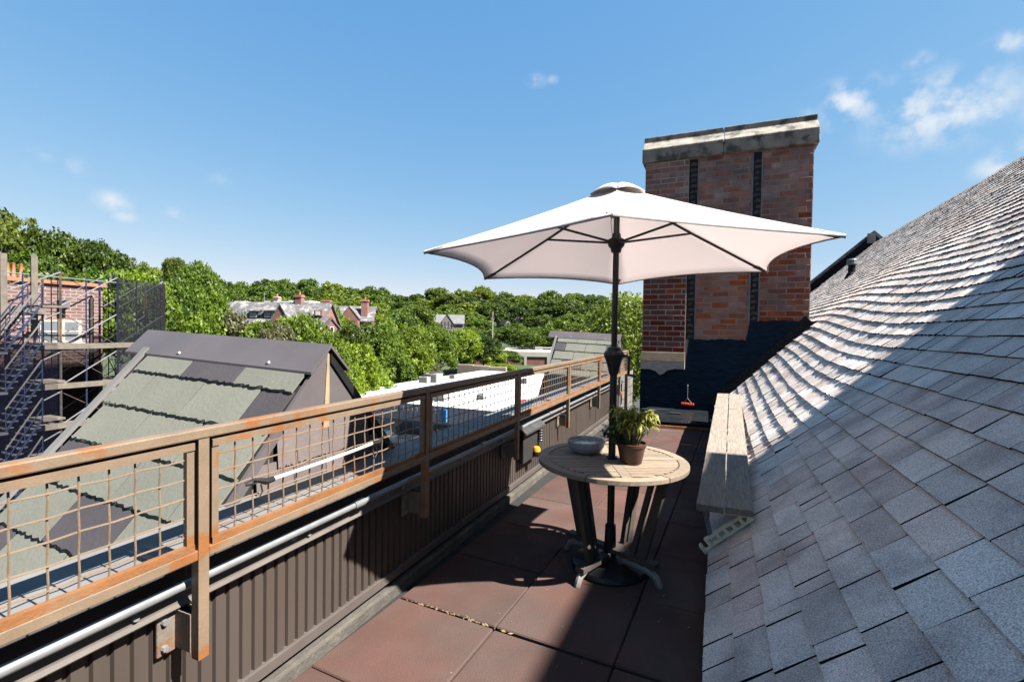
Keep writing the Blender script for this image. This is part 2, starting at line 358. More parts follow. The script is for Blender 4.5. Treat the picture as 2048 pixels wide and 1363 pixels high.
while y < YW1 - .3:
    inst('cladding_sheet', cs, pw, Matrix.Translation(pw_off + V(-1.724 + (.002 if k % 2 else 0), y, 0))); y += SHEET - .002; k += 1
pwb('fascia', mat('dark_fascia', (.018, .017, .017), rough=.6), -1.745, -1.705, YW0, YW1, .615, .70, bevel=.004)
o = MB().prism([(-1.705, YW0, .640), (-1.698, YW0, .640), (-1.690, YW0, .592), (-1.675, YW0, .583), (-1.678, YW0, .578), (-1.700, YW0, .586)], (0, YW1 - YW0, 0)).build('drip_flashing', mat('dull_brown_flashing', (.12, .105, .092), rough=.45, var=.2, scale=5, bump=.1), pw); o.location = pw_off
for k in range(16):
    yy = -1.9 + k * .7; 
    o = MB().tube([(-1.695, yy, .612), (-1.682, yy, .614)], .011, 8).build('flashing_screw', galv, pw); o.location = pw_off
o = MB().prism([(-1.705, YW0, .70), (-1.70, YW0, .715), (-2.04, YW0, .735), (-2.045, YW0, .69), (-1.99, YW0, .66), (-1.74, YW0, .66)], (0, YW1 - YW0, 0)).build('coping', greymetal, pw); o.location = pw_off
# end face of the wall where the rail stops
pwb('end_cap', blackm, -1.99, -1.70, YW1, YW1 + .02, .0, .70)

# conduit along the wall
cd = thing('conduit_pipe', 'grey metal conduit running along the brown wall below the railing', 'pipe', loc=(-1.66, .5, .655))
def crel(o, t): o.location = -Vector(t.location); return o
yc = [-2.4, 1.02, 1.06, 1.14, 4.0, 4.12, 4.25, 8.35]; zc = [.657, .657, .657, .657, .652, .645, .652, .650]
crel(MB().tube([(-1.665, a, b) for a, b in zip(yc, zc)], .0165, 12).build('tube', galv, cd, smooth=True), cd)
for yy in (.30, 1.9, 3.3, 4.9, 6.4, 7.9):
    crel(MB().tube([(-1.665, yy - .035, .656), (-1.665, yy + .035, .656)], .021, 12).build('coupling', galv, cd), cd)
for yy in (-.4, 1.5, 2.9, 4.5, 6.0, 7.4):
    crel(MB().box(-1.705, -1.665, yy - .012, yy + .012, .630, .637).build('clip', galv, cd), cd)
crel(MB().tube([(-1.665, 8.35, .650), (-1.665, 8.42, .65), (-1.64, 8.46, .69), (-1.62, 8.47, .74)], [.017, .022, .022, .018], 10).build('elbow', galv, cd, smooth=True), cd)

# ================================================================== RAILING
XR = -1.60
POSTS = [-2.0, -.45, 1.05, 2.40, 3.82, 5.36, 6.93, 8.52, 9.20]
rl = thing('steel_railing', 'rusty tan steel railing with wire mesh panels on the terrace wall', 'railing', loc=(XR, 1, .42))
ro = -Vector(rl.location)
def rp(mb, name, mt, **k): o = mb.build(name, mt, rl, **k); o.location = ro; return o
pm_ = MB().box(-.018, .018, -.018, .018, .42, 1.185).mesh('post'); pm_.materials.append(tan)
for i, yy in enumerate(POSTS[:-1]): inst('post', pm_, rl, Matrix.Translation(ro + V(XR, yy, 0)))
rp(MB().box(XR - .03, XR + .03, 9.2, 9.26, .05, 1.185), 'post', tan, bevel=.004)
TOP = 1.205
for i in range(len(POSTS) - 1):
    a, b = POSTS[i], POSTS[i + 1]
    if i == 0: rp(MB().box(XR - .022, XR + .022, POSTS[0] - .03, POSTS[-1] + .06, TOP - .034, TOP), 'top_rail', tan, bevel=.005)
    rp(MB().box(XR - .012, XR - .002, a + .0185, b - .0185, 1.160, 1.1715), 'gap_shadow_strip', blackm)  # black bars paint the shaded gap between panel, rail and posts
    for q in (a + .0185, b - .0295): rp(MB().box(XR - .012, XR - .002, q, q + .011, .800, 1.1595), 'gap_shadow_strip', blackm)
    rp(MB().box(XR - .019, XR + .019, a + .0185, b - .0185, .763, .798), 'bottom_rail', tan, bevel=.004)
    # mesh panel: flat-bar frame and crimped wires
    y0, y1, z0, z1 = a + .030, b - .030, .818, 1.137
    for nm, args in (('panel_frame_bar', (XR - .004, XR + .018, y0, y1, z0 - .02, z0 + .004)), ('panel_frame_bar', (XR - .004, XR + .018, y0, y1, z1, z1 + .024)),
                     ('panel_frame_bar', (XR - .004, XR + .014, y0, y0 + .024, z0 + .004, z1)), ('panel_frame_bar', (XR - .004, XR + .014, y1 - .024, y1, z0 + .004, z1))):
        rp(MB().box(*args), nm, rust if args[4] < .81 else tan)
    n = max(2, int(round((y1 - y0 - .056) / .070)))
    for k in range(1, n):
        yy = y0 + .028 + (y1 - y0 - .056) * k / n
        key = ('vw')
        if key not in MATS:
            mb = MB(); mb.tube([(.0022 * (1 if q % 2 else -1), 0, .815 + q * .0545) for q in range(7)], .0030, 6); MATS[key] = mb.mesh('vertical_wire'); MATS[key].materials.append(tan)
        inst('vertical_wire', MATS[key], rl, Matrix.Translation(ro + V(XR + .001 + rng.uniform(-.001, .001), yy + rng.uniform(-.003, .003), 0)))
    for q in range(1, 6):
        zz = z0 + (z1 - z0) * (q - .5) / 5
        rp(MB().tube([(XR + .001 + .0036 * (1 if k % 2 else -1), y0 + .01 + (y1 - y0 - .02) * k / n, zz + rng.uniform(-.0015, .0015)) for k in range(n + 1)], .0032, 5), 'horizontal_wire', tan)
# wall brackets with bolts at every post
brk = mat('bracket_weathered_paint', (.17, .14, .115), rough=.7, var=.25, scale=14, patch=(.2, .09, .035), pscale=9, pthr=(.55, .7), bump=.3)
for yy in POSTS[:-1]:
    for sgn in (-1, 1):
        y0 = yy + sgn * .019; y1 = yy + sgn * .080
        ya, yb = min(y0, y1), max(y0, y1)
        rp(MB().box(-1.715, -1.700, ya, yb, .43, .585), 'bracket_plate', brk, bevel=.004)
        for zz in (.455, .545): rp(MB().tube([(-1.70, (ya + yb) / 2 + sgn * .008, zz), (-1.688, (ya + yb) / 2 + sgn * .008, zz)], [.012, .010], 8), 'bolt', galv)
    rp(MB().box(-1.702, XR - .02, yy - .022, yy - .014, .44, .57), 'bracket_arm', brk)
    rp(MB().box(-1.702, XR - .02, yy + .014, yy + .022, .44, .57), 'bracket_arm', brk)
    rp(MB().prism([(-1.71, yy - .11, .64), (-1.71, yy + .10, .64), (-1.70, yy + .08, .575), (-1.70, yy - .10, .575)], (.012, 0, 0)), 'bracket_hood', brk)

# ================================================================== SHINGLED MAIN ROOF
TANA = .92; AL = math.atan(TANA); CA, SA = math.cos(AL), math.sin(AL)
E0X, E0Z = -.020, .12
COURSE = .163; RY0, RY1 = -3.0, 22.3; NC = 45; YCH = 9.4; YC = 8.4     # YCH: plane of the chimney front; YC, KC: the chimney's own drawing plane and its scale
KC = 9.4 / 8.4
def sstep(t): t = min(1, max(0, t)); return t * t * (3 - 2 * t)
def lift(x, y):                                                # the roof is feathered up towards the chimney
    return .23 * sstep((y - 5.2) / 4.2) ** 1.4 * (.55 + .45 * sstep(x / 1.3)) * (1 - sstep((x - 1.5) / 2.2))
def RP(s, y, h):
    x = E0X + CA * s - SA * h; z = E0Z + SA * s + CA * h
    return (x, y, z + lift(x, y))
SLEN = NC * COURSE
rf = thing('shingled_roof', 'steep blue-grey asphalt shingle roof slope rising beside the terrace', 'roof', loc=(E0X, 3, E0Z))
rfo = -Vector(rf.location)
felt = mat('roof_felt', (.006, .006, .007), rough=.95, spec=.05)
gx = [i * .25 for i in range(int(SLEN / .25) + 1)] + [SLEN]; gy = [RY0 + i * .35 for i in range(int((RY1 - RY0) / .35) + 1)] + [RY1]
mb = MB(); mb.v = [RP(s_, y_, -.004) for y_ in gy for s_ in gx]; k = len(gx)
mb.f = [(j * k + i, j * k + i + 1, (j + 1) * k + i + 1, (j + 1) * k + i) for j in range(len(gy) - 1) for i in range(k - 1)]
o = mb.build('deck', felt, rf); o.location = rfo
SHK = dict(keep=True, rough=.95, var=.14, scale=5, grain=.48, gscale=190, patch=(.31, .27, .25), pscale=3.2, pthr=(.46, .62), pamt=.75, bump=.5, bscale=330, spec=.15)
sh_obj = mat('asphalt_shingle', (.48, .42, .375), rnd=.15, hue=.012, **SHK)
sh_isl = mat('asphalt_shingle_joined', (.48, .42, .375), rnd=.15, hue=.012, isl=True, **SHK)
butt = mat('asphalt_cut_edge', (.012, .012, .014), rough=.95, spec=.05)
tabs = []
WD = [.10, .17, .25, .29, .33]
for c in range(NC):
    y_ = RY0 - rng.random() * .2
    while y_ < RY1 - .02:
        wi = rng.choices(range(5), (1, 1.5, 3, 4, 4))[0]; w = WD[wi]
        if y_ + w > RY1: break
        s0 = c * COURSE; xm = E0X + CA * (s0 + .08); ym = y_ + w / 2
        if not (ym > YCH - .01 and ym < YCH + .58 and xm < 1.52):
            tabs.append((c, y_, wi, rng.randrange(3), rng.uniform(-.004, .004)))
        y_ += w
def tabmesh(mb, w, th, dl=0., s0=0., y0=0., f=None, n=1, jag=0.):
    """one shingle tab: thin wedge, butt edge split in n uneven teeth"""
    f = f or (lambda s, y, h: (s, y, h)); g = .0042
    lo, up = s0 + dl, s0 + COURSE + .03; o = len(mb.v); ya, yb = y0 + g, y0 + w - g
    for i in range(n + 1):
        y_ = ya + (yb - ya) * i / n; hj = rng.uniform(-jag, jag); dj = rng.uniform(-jag, jag) * .8
        mb.v += [f(lo + dj, y_, .0048), f(lo + dj, y_, .0048 + th + hj), f(up, y_, .0020), f(up, y_, -.001)]
    for i in range(n):
        for k in range(4): mb.f.append((o + i * 4 + k, o + i * 4 + (k + 1) % 4, o + i * 4 + 4 + (k + 1) % 4, o + i * 4 + 4 + k))
        mb.mi += [1, 0, 0, 0]
    mb.mi += [1, 1]; mb.f += [(o + 3, o + 2, o + 1, o), tuple(o + n * 4 + k for k in range(4))]
    return mb
TH = [.008, .0105, .013]
near, far = near300([t for t in tabs if t[1] < 4.4], lambda t: RP((t[0] + .5) * COURSE, t[1] + WD[t[2]] / 2, 0))
far += [t for t in tabs if t[1] >= 4.4]
tm = {}
RB = Matrix(((CA, 0, -SA, 0), (0, 1, 0, 0), (SA, 0, CA, 0), (0, 0, 0, 1)))
for c, y_, wi, ti, dl in near:
    if (wi, ti) not in tm:
        me = tabmesh(MB(), WD[wi], TH[ti], n=5, jag=.001).mesh('shingle'); me.materials.append(sh_obj); me.materials.append(butt); tm[(wi, ti)] = me
    x_, yy_, z_ = RP(c * COURSE + dl, y_, 0)
    inst('shingle', tm[(wi, ti)], rf, Matrix.Translation(rfo + V(x_, y_, z_)) @ RB)
mb = MB()
for c, y_, wi, ti, dl in far: tabmesh(mb, WD[wi], TH[ti] + (.003 if y_ > 4.4 else 0), dl, c * COURSE, y_, RP, max(2, int(WD[wi] / .022)) if y_ > 4.4 else 2, .0062 if y_ > 4.4 else .0008)
o = mb.build('shingle_field', sh_isl, rf); o.data.materials.append(butt); o.location = rfo; o['kind'] = 'stuff'
mb = MB()
for c in range(NC):
    o_ = len(mb.v)
    for y_ in gy: mb.v += [RP(c * COURSE + .005, y_, .0042), RP(c * COURSE + .155, y_, .0008)]
    mb.f += [(o_ + 2 * i, o_ + 2 * i + 1, o_ + 2 * i + 3, o_ + 2 * i + 2) for i in range(len(gy) - 1)]
o = mb.build('underlay', felt, rf); o.location = rfo
# ridge caps, eave drip edge, far slope
XRG, ZRG = E0X + CA * SLEN, E0Z + SA * SLEN
capm = MB().hexa([(-.19, 0, -.197), (0, 0, .005), (0, .31, .0), (-.19, .31, -.202), (-.192, 0, -.182), (0, 0, .022), (0, .31, .012), (-.192, .31, -.190)])
capm.hexa([(0, 0, .005), (.19, 0, -.197), (.19, .31, -.202), (0, .31, .0), (0, 0, .022), (.192, 0, -.182), (.192, .31, -.190), (0, .31, .012)])
cme = capm.mesh('ridge_cap'); cme.materials.append(sh_obj)
y_ = RY0
while y_ < RY1 - .2:
    inst('ridge_cap', cme, rf, Matrix.Translation(rfo + V(XRG, y_, ZRG + .006 + .006 * math.sin(y_ * 2.1)))); y_ += .24
o = MB().add([(XRG, RY0, ZRG - .01), (XRG, RY1, ZRG - .01), (XRG + 4, RY1, ZRG - 4.2), (XRG + 4, RY0, ZRG - 4.2)], [(0, 1, 2, 3)]).build('back_slope', sh_obj, rf); o.location = rfo
o = MB().box(E0X - .004, E0X + .03, RY0, YCH, E0Z - .05, E0Z - .006).build('eave_board', blackm, rf); o.location = rfo
o = MB().box(E0X + .02, E0X + .05, RY0, YCH, -.02, E0Z - .03).build('eave_riser', tar, rf); o.location = rfo
# valley flashing where the slope meets the chimney face, and step up its side
o = MB().prism([RP(-.02, YCH - .10, .012), RP(2.02, YCH - .10, .012), RP(2.02, YCH - .10, .03), RP(-.02, YCH - .10, .03)], (0, .115, 0)).build('chimney_flashing', tar, rf); o.location = rfo
o = MB().hexa([RP(-.02, YCH - .05, .0), RP(2.04, YCH - .05, .0), RP(2.04, YCH + .01, .0), RP(-.02, YCH + .01, .0), RP(-.06, YCH - .012, .20), RP(2.04, YCH - .012, .20), RP(2.04, YCH + .01, .20), RP(-.06, YCH + .01, .20)]).build('upstand_flashing', tar, rf); o.location = rfo
# vent pipe near the far parapet
q = onp_ = None
def onroof(u, v):
    r = ray(u, v); n = np.array([-SA, 0, CA]); t = np.dot(np.array([E0X, 0, E0Z]) - CP, n) / np.dot(r, n); return CP + r * t
vp = onroof(1703, 552)
vt = thing('vent_pipe', 'short dark vent pipe with a pale cap on the upper roof', 'vent', loc=tuple(vp))
MB().tube([(0, 0, -.1), (0, 0, .32)], .085, 12).build('pipe', tar, vt, smooth=True)
MB().lathe([(.0, .30), (.125, .30), (.13, .33), (.12, .40), (.13, .43), (.10, .47), (0, .48)], 14).build('cap', mat('lead_cap', (.12, .12, .125), rough=.5), vt)
MB().lathe([(.0, -.02), (.20, -.16), (.12, .06), (.087, .1)], 14).build('collar', tar, vt)

# stepped gable parapet at the far end of the roof
gp = thing('gable_parapet', 'black tarred gable parapet with pointed coping at the far roof end', 'parapet', loc=(0, RY1, 0))
def gpb(mb, n, mt): o = mb.build(n, mt, gp); o.location = (0, -RY1, 0); return o
lowx = 1.0
pl = [(lowx, RY1, -1), (lowx, RY1, (lowx - E0X) * TANA + E0Z + .38), (XRG, RY1, ZRG + .38), (XRG + 2.6, RY1, ZRG + .38 - 2.7), (XRG + 2.6, RY1, -1)]
gpb(MB().prism(pl, (0, .35, 0)), 'wall', tar)
for a, b in (((lowx - .05, (lowx - E0X) * TANA + E0Z + .33), (XRG, ZRG + .38)), ((XRG, ZRG + .38), (XRG + 2.6, ZRG + .38 - 2.7))):
    gpb(MB().prism([(a[0], RY1 - .06, a[1]), (b[0], RY1 - .06, b[1]), (b[0], RY1 - .06, b[1] + .13), (a[0], RY1 - .06, a[1] + .13)], (0, .47, 0)), 'coping', mat('coping_grey', (.13, .135, .14), rough=.7, var=.4, patch=(.03, .03, .035), pscale=2.5))
gpb(MB().box(XRG - .22, XRG + .04, RY1 - .075, RY1 - .05, ZRG + .02, ZRG + .40), 'peak_patch', mat('peak_metal', (.2, .19, .18), rough=.6))

# unseen block added past the ridge, profile shaped to shade near slope and terrace
tw = thing('unseen_shade_block', 'unseen block behind the shingled ridge, added to shade the slope and terrace', 'building', loc=(7.6, 0, GZ))
prof = [(-9, GZ), (5.5, GZ), (5.5, 6.5), (5.25, 6.76), (4.97, 7.05), (4.68, 7.28), (4.63, 7.77), (4.05, 7.8), (2.9, 8.09), (-9, 8.15)]
o = MB().prism([(5.9, a, b) for a, b in prof], (5, 0, 0)).build('wall', brickmat('shade_block_brick', (.14, .06, .045), (.11, .045, .033), (.22, .2, .18), .21, .075), tw); o.location = (-7.6, 0, -GZ)

# ================================================================== CHIMNEY
ch = thing('brick_chimney', 'wide old brick chimney with a weathered stone cap and tarred base', 'chimney', loc=(0, YCH, EYE * (1 - KC))); ch.scale = (KC, KC, KC)
cho = V(0, -YC, 0)
def cb(mb, n, mt, **k): o = mb.build(n, mt, ch, **k); o.location = cho; return o
CX0, CX1, CTOP = -1.20, 1.26, 4.42
mortar = mat('old_mortar', keep=True, col=(.17, .145, .13), rough=.95, var=.3, scale=5, patch=(.12, .10, .095), pscale=2, bump=.5)
side_br = brickmat('chimney_side_brick', (.24, .085, .055), (.17, .062, .045), (.33, .29, .26), .25, .088)
cb(MB().box(CX0 + .012, CX1 - .012, YC + .03, YC + .45, -.3, CTOP), 'core', side_br)
cb(MB().box(CX0 + .004, CX1 - .004, YC - .005, YC + .031, .2, CTOP), 'mortar_face', mortar)
SL1, SL2 = (-.505, -.365), (.440, .565)                     # two open chases
BR = dict(keep=True, rough=.9, var=.28, scale=7, patch=(.085, .052, .046), pscale=2.2, pthr=(.48, .66), pamt=.7, bump=.5, bscale=55, grain=.15, gscale=150, rnd=.2, hue=.006)
b_old = mat('old_red_brick', (.175, .058, .033), **BR)
b_sooty = mat('sooty_brick', (.185, .098, .080), **BR)
b_orange = mat('patched_orange_brick', (.215, .078, .043), **{**BR, 'rnd': .09, 'hue': .004, 'var': .2, 'pamt': .7, 'patch': (.155, .070, .048)})
b_clean = mat('clean_red_brick', (.090, .020, .011), **{**BR, 'rnd': .2, 'patch': None})
pale_mt = mat('pier_pale_mortar', keep=True, col=(.25, .225, .20), rough=.95, var=.2, scale=6, bump=.4)
bricks = []
ROW, BL = .088, .25
def zone_mat(x, z):
    z += rng.gauss(0, .28)
    if z > 3.05 + .15 * math.sin(x * 5): return 1
    if SL1[1] < x < SL2[0] and z < 2.35: return 2
    if x < SL1[0] and z < 2.6: return 3
    return 0
for (a, b, zb, yo) in ((CX0, SL1[0], 1.23, -.035), (SL1[1], SL2[0], 1.44, 0), (SL2[1], CX1, 1.74, 0)):
    z = zb; k = 0
    while z < CTOP - .02:
        x = a - (BL / 2 if k % 2 else 0)
        while x < b - .01:
            p0, p1 = max(a, x) + .006, min(b, x + BL) - .006
            if p1 - p0 > .03: bricks.append(((p0 + p1) / 2, z + ROW / 2, p1 - p0, yo + rng.uniform(-.004, .004), zone_mat((p0 + p1) / 2, z), rng.uniform(-.006, .006)))
            x += BL
        z += ROW; k += 1
bme = {}
ub = MB().box(-.5, .5, -.5, .5, -.5, .5)
for i, mt in enumerate((b_old, b_sooty, b_orange, b_clean)):
    me = ub.mesh('brick'); me.materials.append(mt)
    bm = bmesh.new(); bm.from_mesh(me); bmesh.ops.bevel(bm, geom=[e for e in bm.edges if all(v.co.y < 0 for v in e.verts)], offset=.05, segments=1, affect='EDGES'); bm.to_mesh(me); bm.free(); bme[i] = me
bn, bf = near300(bricks, lambda t: (t[0], YC, t[1]))
# the bricks under the canopy's lower edge show largest; the rest are joined by tone
for x, z, w, yo, mi, rr in bn: inst('brick', bme[mi], ch, Matrix.Translation((x, .02 + yo, z)) @ Matrix.Rotation(rr, 4, 'Y') @ Matrix.Diagonal((w, .06, ROW - .014, 1)))
for mi in range(4):
    mb = MB()
    for x, z, w, yo, m_, rr in bf:
        if m_ == mi: mb.box(x - w / 2, x + w / 2, YC - .01 + yo, YC + .05 + yo, z - ROW / 2 + .007, z + ROW / 2 - .007)
    if mb.v:
        isl = mat(('old', 'sooty', 'orange', 'clean')[mi] + '_brick_joined', ((.175, .058, .033), (.185, .098, .080), (.215, .078, .043), (.090, .020, .011))[mi], **{**BR, 'isl': True})
        o = cb(mb, 'brick_field', isl); o['kind'] = 'stuff'
# the left pier stands proud on a stone pad
cb(MB().box(CX0, SL1[0], YC - .040, YC + .03, 1.19, CTOP), 'pier_mortar', pale_mt)
cb(MB().prism([(CX0 - .012, YC - .075, 1.07), (SL1[0] + .004, YC - .075, 1.07), (SL1[0] + .004, YC - .06, 1.225), (CX0 - .012, YC - .06, 1.225)], (0, .12, 0)), 'stone_pad', mat('tan_stone', (.24, .185, .13), rough=.9, var=.25, scale=8, bump=.4), bevel=.006)
rg = MB(); pts = [(CX0 - .012, .93), (CX0 + .15, .93), (CX0 + .24, .90), (CX0 + .30, .84), (CX0 + .36, .86), (CX0 + .42, .92), (CX0 + .55, .955), (SL1[0] + .004, .95), (SL1[0] + .004, 1.07), (CX0 - .012, 1.07)]
cb(rg.prism([(x, YC - .07, z) for x, z in pts], (0, .1, 0)), 'mortar_skirt', mat('pale_mortar', (.40, .38, .34), rough=.95, var=.25, scale=9, bump=.6), bevel=.004)
# chases: flush black strip for the recess, broken brick stubs
for (a, b), zb in ((SL1, 1.45), (SL2, 1.74)):
    cb(MB().box(a + .004, b - .004, YC - .0115, YC + .0, zb, CTOP - .02), 'chase_black_strip', mat('soot', (.012, .012, .013), rough=.95))  # flush strip in plain dull black for the recess
    z = zb + .03; k = 0
    while z < CTOP - .12:
        w = rng.uniform(.5, .95) * (b - a); x0 = a + rng.uniform(0, (b - a) - w)
        cb(MB().prism([(x0, YC - .012, z), (x0 + w, YC - .010, z - rng.uniform(-.01, .012)), (x0 + w * .9, YC - .014, z + .045), (x0 + w * .3, YC - .02, z + rng.uniform(.04, .06))], (0, .02, 0)), 'broken_brick', mat('sooty_stub', (.075, .06, .055), rough=.95, var=.6, scale=20, bump=.6))
        z += ROW
    cb(MB().box(a - .02, a + .006, YC - .014, YC + .02, zb, CTOP - .03), 'chase_edge', mat('chase_cement', keep=True, col=(.11, .115, .125), rough=.95, var=.3))
    cb(MB().box(b - .006, b + .014, YC - .014, YC + .02, zb, CTOP - .03), 'chase_edge', mat('chase_cement', keep=True, col=(.11, .115, .125), rough=.95, var=.3))
# tar parging over the lower face, ragged upper edge
tp = [(CX0 - .02, -.2), (CX0 - .02, .95)]
x = CX0
while x < 1.22:
    base = .965 if x < SL1[0] + .01 else (1.455 if x < SL2[0] else 1.76)
    tp.append((x, base + rng.uniform(-.010, .010) + .006 * math.sin(x * 9))); x += .05
tp += [(1.24, 1.80), (1.24, 1.0), (1.24, -.2)]
cb(MB().prism([(a, YC - .016, b) for a, b in tp], (0, .03, 0)), 'tar_parging', mat('blue_black_parging', keep=True, col=(.004, .012, .023), spec=.1, rough=.8, var=.45, scale=6, stretch=(1, 1, 4), bump=.7, bscale=18, patch=(.016, .022, .03), pscale=3, pthr=(.62, .8), pamt=.6))
# cap of two cast-stone lengths, sloped on top
capmt = mat('weathered_cap_stone', (.29, .26, .215), rough=.95, var=.35, scale=6, patch=(.035, .034, .032), pscale=4.5, pthr=(.50, .62), pamt=.75, bump=.9, bscale=35)
for a, b in ((CX0 - .055, .006), (.0105, CX1 + .055)):
    z0 = CTOP
    cb(MB().prism([(a, YC - .085, z0), (a, YC - .09, z0 + .22), (a, YC + .13, z0 + .40), (a, YC + .13, z0 + .50), (a, YC + .33, z0 + .50), (a, YC + .33, z0 + .40), (a, YC + .52, z0 + .22), (a, YC + .52, z0)], (b - a, 0, 0)), 'cap_stone', capmt, bevel=.012)

cb(MB().box(-.05, .06, YC - .07, YC + .45, CTOP + .01, CTOP + .19), 'cap_joint_mortar', mat('soot', (.012, .012, .013)))
# wire hanger with a red grip hung on the tarred face
hg = thing('hanging_grip', 'red ribbed grip on a forked wire hanging against the tarred chimney base', 'hanger', loc=tuple(ony(1375, 780, YCH - .06)))
h0 = Vector(hg.location)
def hp(mb, n, mt): o = mb.build(n, mt, hg, smooth=True); o.location = -h0; return o
P = lambda u, v: Vector(ony(u, v, YCH - .06))
hp(MB().tube([P(1375.5, 768) + V(0, .055, 0), P(1375.5, 772), P(1375, 796)], .006, 6), 'wire', galv)
hp(MB().tube([P(1375, 796), P(1369, 803)], .005, 6), 'fork', galv); hp(MB().tube([P(1375, 796), P(1383, 805)], .005, 6), 'fork', galv)
g0, g1 = P(1362, 806), P(1388, 809); gl = g1 - g0
hp(MB().tube([g0 + gl * (i / 16) for i in range(17)], [.022 + .012 * (i % 2) for i in range(17)], 10), 'grip', mat('red_plastic', (.42, .035, .012), rough=.3, var=.2))

# low platform under a black sheet at the foot of the chimney
bx = thing('covered_platform', 'low platform under a black sheet with a copper edge strip at the chimney base', 'platform', loc=(-.5, 8.9, 0))
def bp(mb, n, mt, **k): o = mb.build(n, mt, bx, **k); o.location = -Vector(bx.location); return o
q0, q1, q2 = onz(1275, 838, .12), onz(1432, 849, .12), onz(1292, 815, .12)
yb_ = YCH - .03
bp(MB().box(q0[0] + .06, q1[0], q1[1] + .0, yb_, -.01, .095), 'frame', mat('black_timber', (.010, .010, .011), rough=.7), bevel=.005)
bp(MB().prism([(q0[0], q0[1] - .02, .100), (q1[0], q1[1] - .02, .100), (q1[0], yb_, .115), (q0[0] - .02, yb_, .115)], (0, 0, .022)), 'sheet', mat('black_sheet', (.014, .017, .020), rough=.32, var=.4, scale=4, bump=.25, bscale=5), bevel=.005)
for u0, u1, v in ((1284, 1336, 818), (1338, 1362, 826)):
    a, b = onz(u0, v, .14), onz(u1, v + 2, .14); bp(MB().prism([(a[0], a[1], .138), (b[0], b[1], .138), (b[0], b[1] + .09, .139), (a[0], a[1] + .09, .139)], (0, 0, .012)), 'batten', mat('black_gloss', (.05, .06, .065), rough=.12, var=.2))
a, b = q0 + np.array([.22, -.07, 0]), q1 + np.array([-.08, -.07, 0])
bp(MB().beam((a[0], a[1], .05), (b[0], b[1], .05), .04, .035), 'edge_strip', mat('copper_strip', (.26, .10, .045), rough=.5, var=.35, scale=12))

# ================================================================== PLANK BENCH ON THE EAVE
bn_ = thing('plank_bench', 'weathered two-plank shelf along the roof eave on cream metal brackets', 'bench', loc=(.05, 3.3, .43))
def bb(mb, n, mt, **k): o = mb.build(n, mt, bn_, **k); o.location = -Vector(bn_.location); return o
def bt(f, y, z): t = (y - 3.3) / 5.0; return (-.106 + .115 * t + f * .332, y, .41 + .15 * t + z)
for f0, f1, yj in ((0, .485, 6.95), (.515, 1, 6.9)):
    for a, b in ((3.28 + (.015 if f0 else 0), yj - .002), (yj + .002, 8.28)):
        n_ = 12; mb = MB(); rows = []
        for i in range(n_ + 1):
            y_ = a + (b - a) * i / n_; w_ = .003 * math.sin(i * 2.3 + f0 * 5)
            rows.append([bt(f0, y_, 0), bt(f1, y_, 0), bt(f1 + w_, y_, .040 + .002 * math.sin(i * 1.7)), bt(f0 + w_, y_, .040 + .002 * math.cos(i * 1.3))])
        for r_ in rows: mb.v += r_
        for i in range(n_):
            for k in range(4): mb.f.append((i * 4 + k, i * 4 + (k + 1) % 4, i * 4 + 4 + (k + 1) % 4, i * 4 + 4 + k))
        mb.f += [(3, 2, 1, 0), tuple(n_ * 4 + k for k in range(4))]
        bb(mb, 'plank', weather_wood)
cream = mat('cream_bracket_paint', keep=True, col=(.62, .55, .40), rough=.5, var=.2, patch=(.2, .12, .07), pscale=12, pthr=(.62, .75))
for yb in (3.36, 5.7, 7.9):
    dx = .115 * (yb - 3.3) / 5; dz = .15 * (yb - 3.3) / 5
    x0, x1 = -.09 + dx, .215 + dx; ztop = .408 + dz
    bb(MB().box(x0, x1, yb - .02, yb + .02, ztop - .022, ztop), 'arm', cream)
    # sloped sole strip with stepped adjustment holes lying on the shingles
    def rs(s_, h): p = RP(s_, yb, h); return Vector((p[0], p[1], p[2]))
    s0, s1 = .02, .36
    outer = [rs(s0, .015), rs(s1, .015), rs(s1, .075), rs(s0, .075)]
    # strip made of two rails and cross webs so that the holes are open
    for h0, h1 in ((.014, .028), (.062, .078)):
        bb(MB().prism([rs(s0, h0), rs(s1, h0), rs(s1, h1), rs(s0, h1)], (0, .035, 0)), 'sole_rail', cream)
    for k in range(5):
        sa = s0 + .06 * k + (.02 if k else 0); bb(MB().prism([rs(sa, .027), rs(sa + .026, .027), rs(sa + .020, .063), rs(sa + .0, .063)], (0, .035, 0)), 'web', cream)
    bb(MB().prism([rs(s0 - .05, .004), rs(s0 + .02, .004), rs(s0 + .02, .016), rs(s0 - .05, .016)], (0, .05, 0)), 'foot', cream)
    bb(MB().prism([rs(s0 - .055, .0), rs(s0 - .04, .0), rs(s0 - .04, .06), rs(s0 - .055, .06)], (0, .05, 0)), 'foot_hook', cream)
    p0 = rs(s0 + .05, .07); bb(MB().beam((p0.x, yb + .018, p0.z - .01), (x0 + .03, yb + .018, ztop - .01), .03, .010, (0, 1, 0)), 'strut', mat('strut_grey', (.2, .2, .2), rough=.5))
    p1 = rs(s1 - .03, .03); bb(MB().beam((p1.x, yb, p1.z - .01), (min(x1, p1.x + .03), yb, ztop - .005), .03, .012, (0, 1, 0)), 'strut', cream)

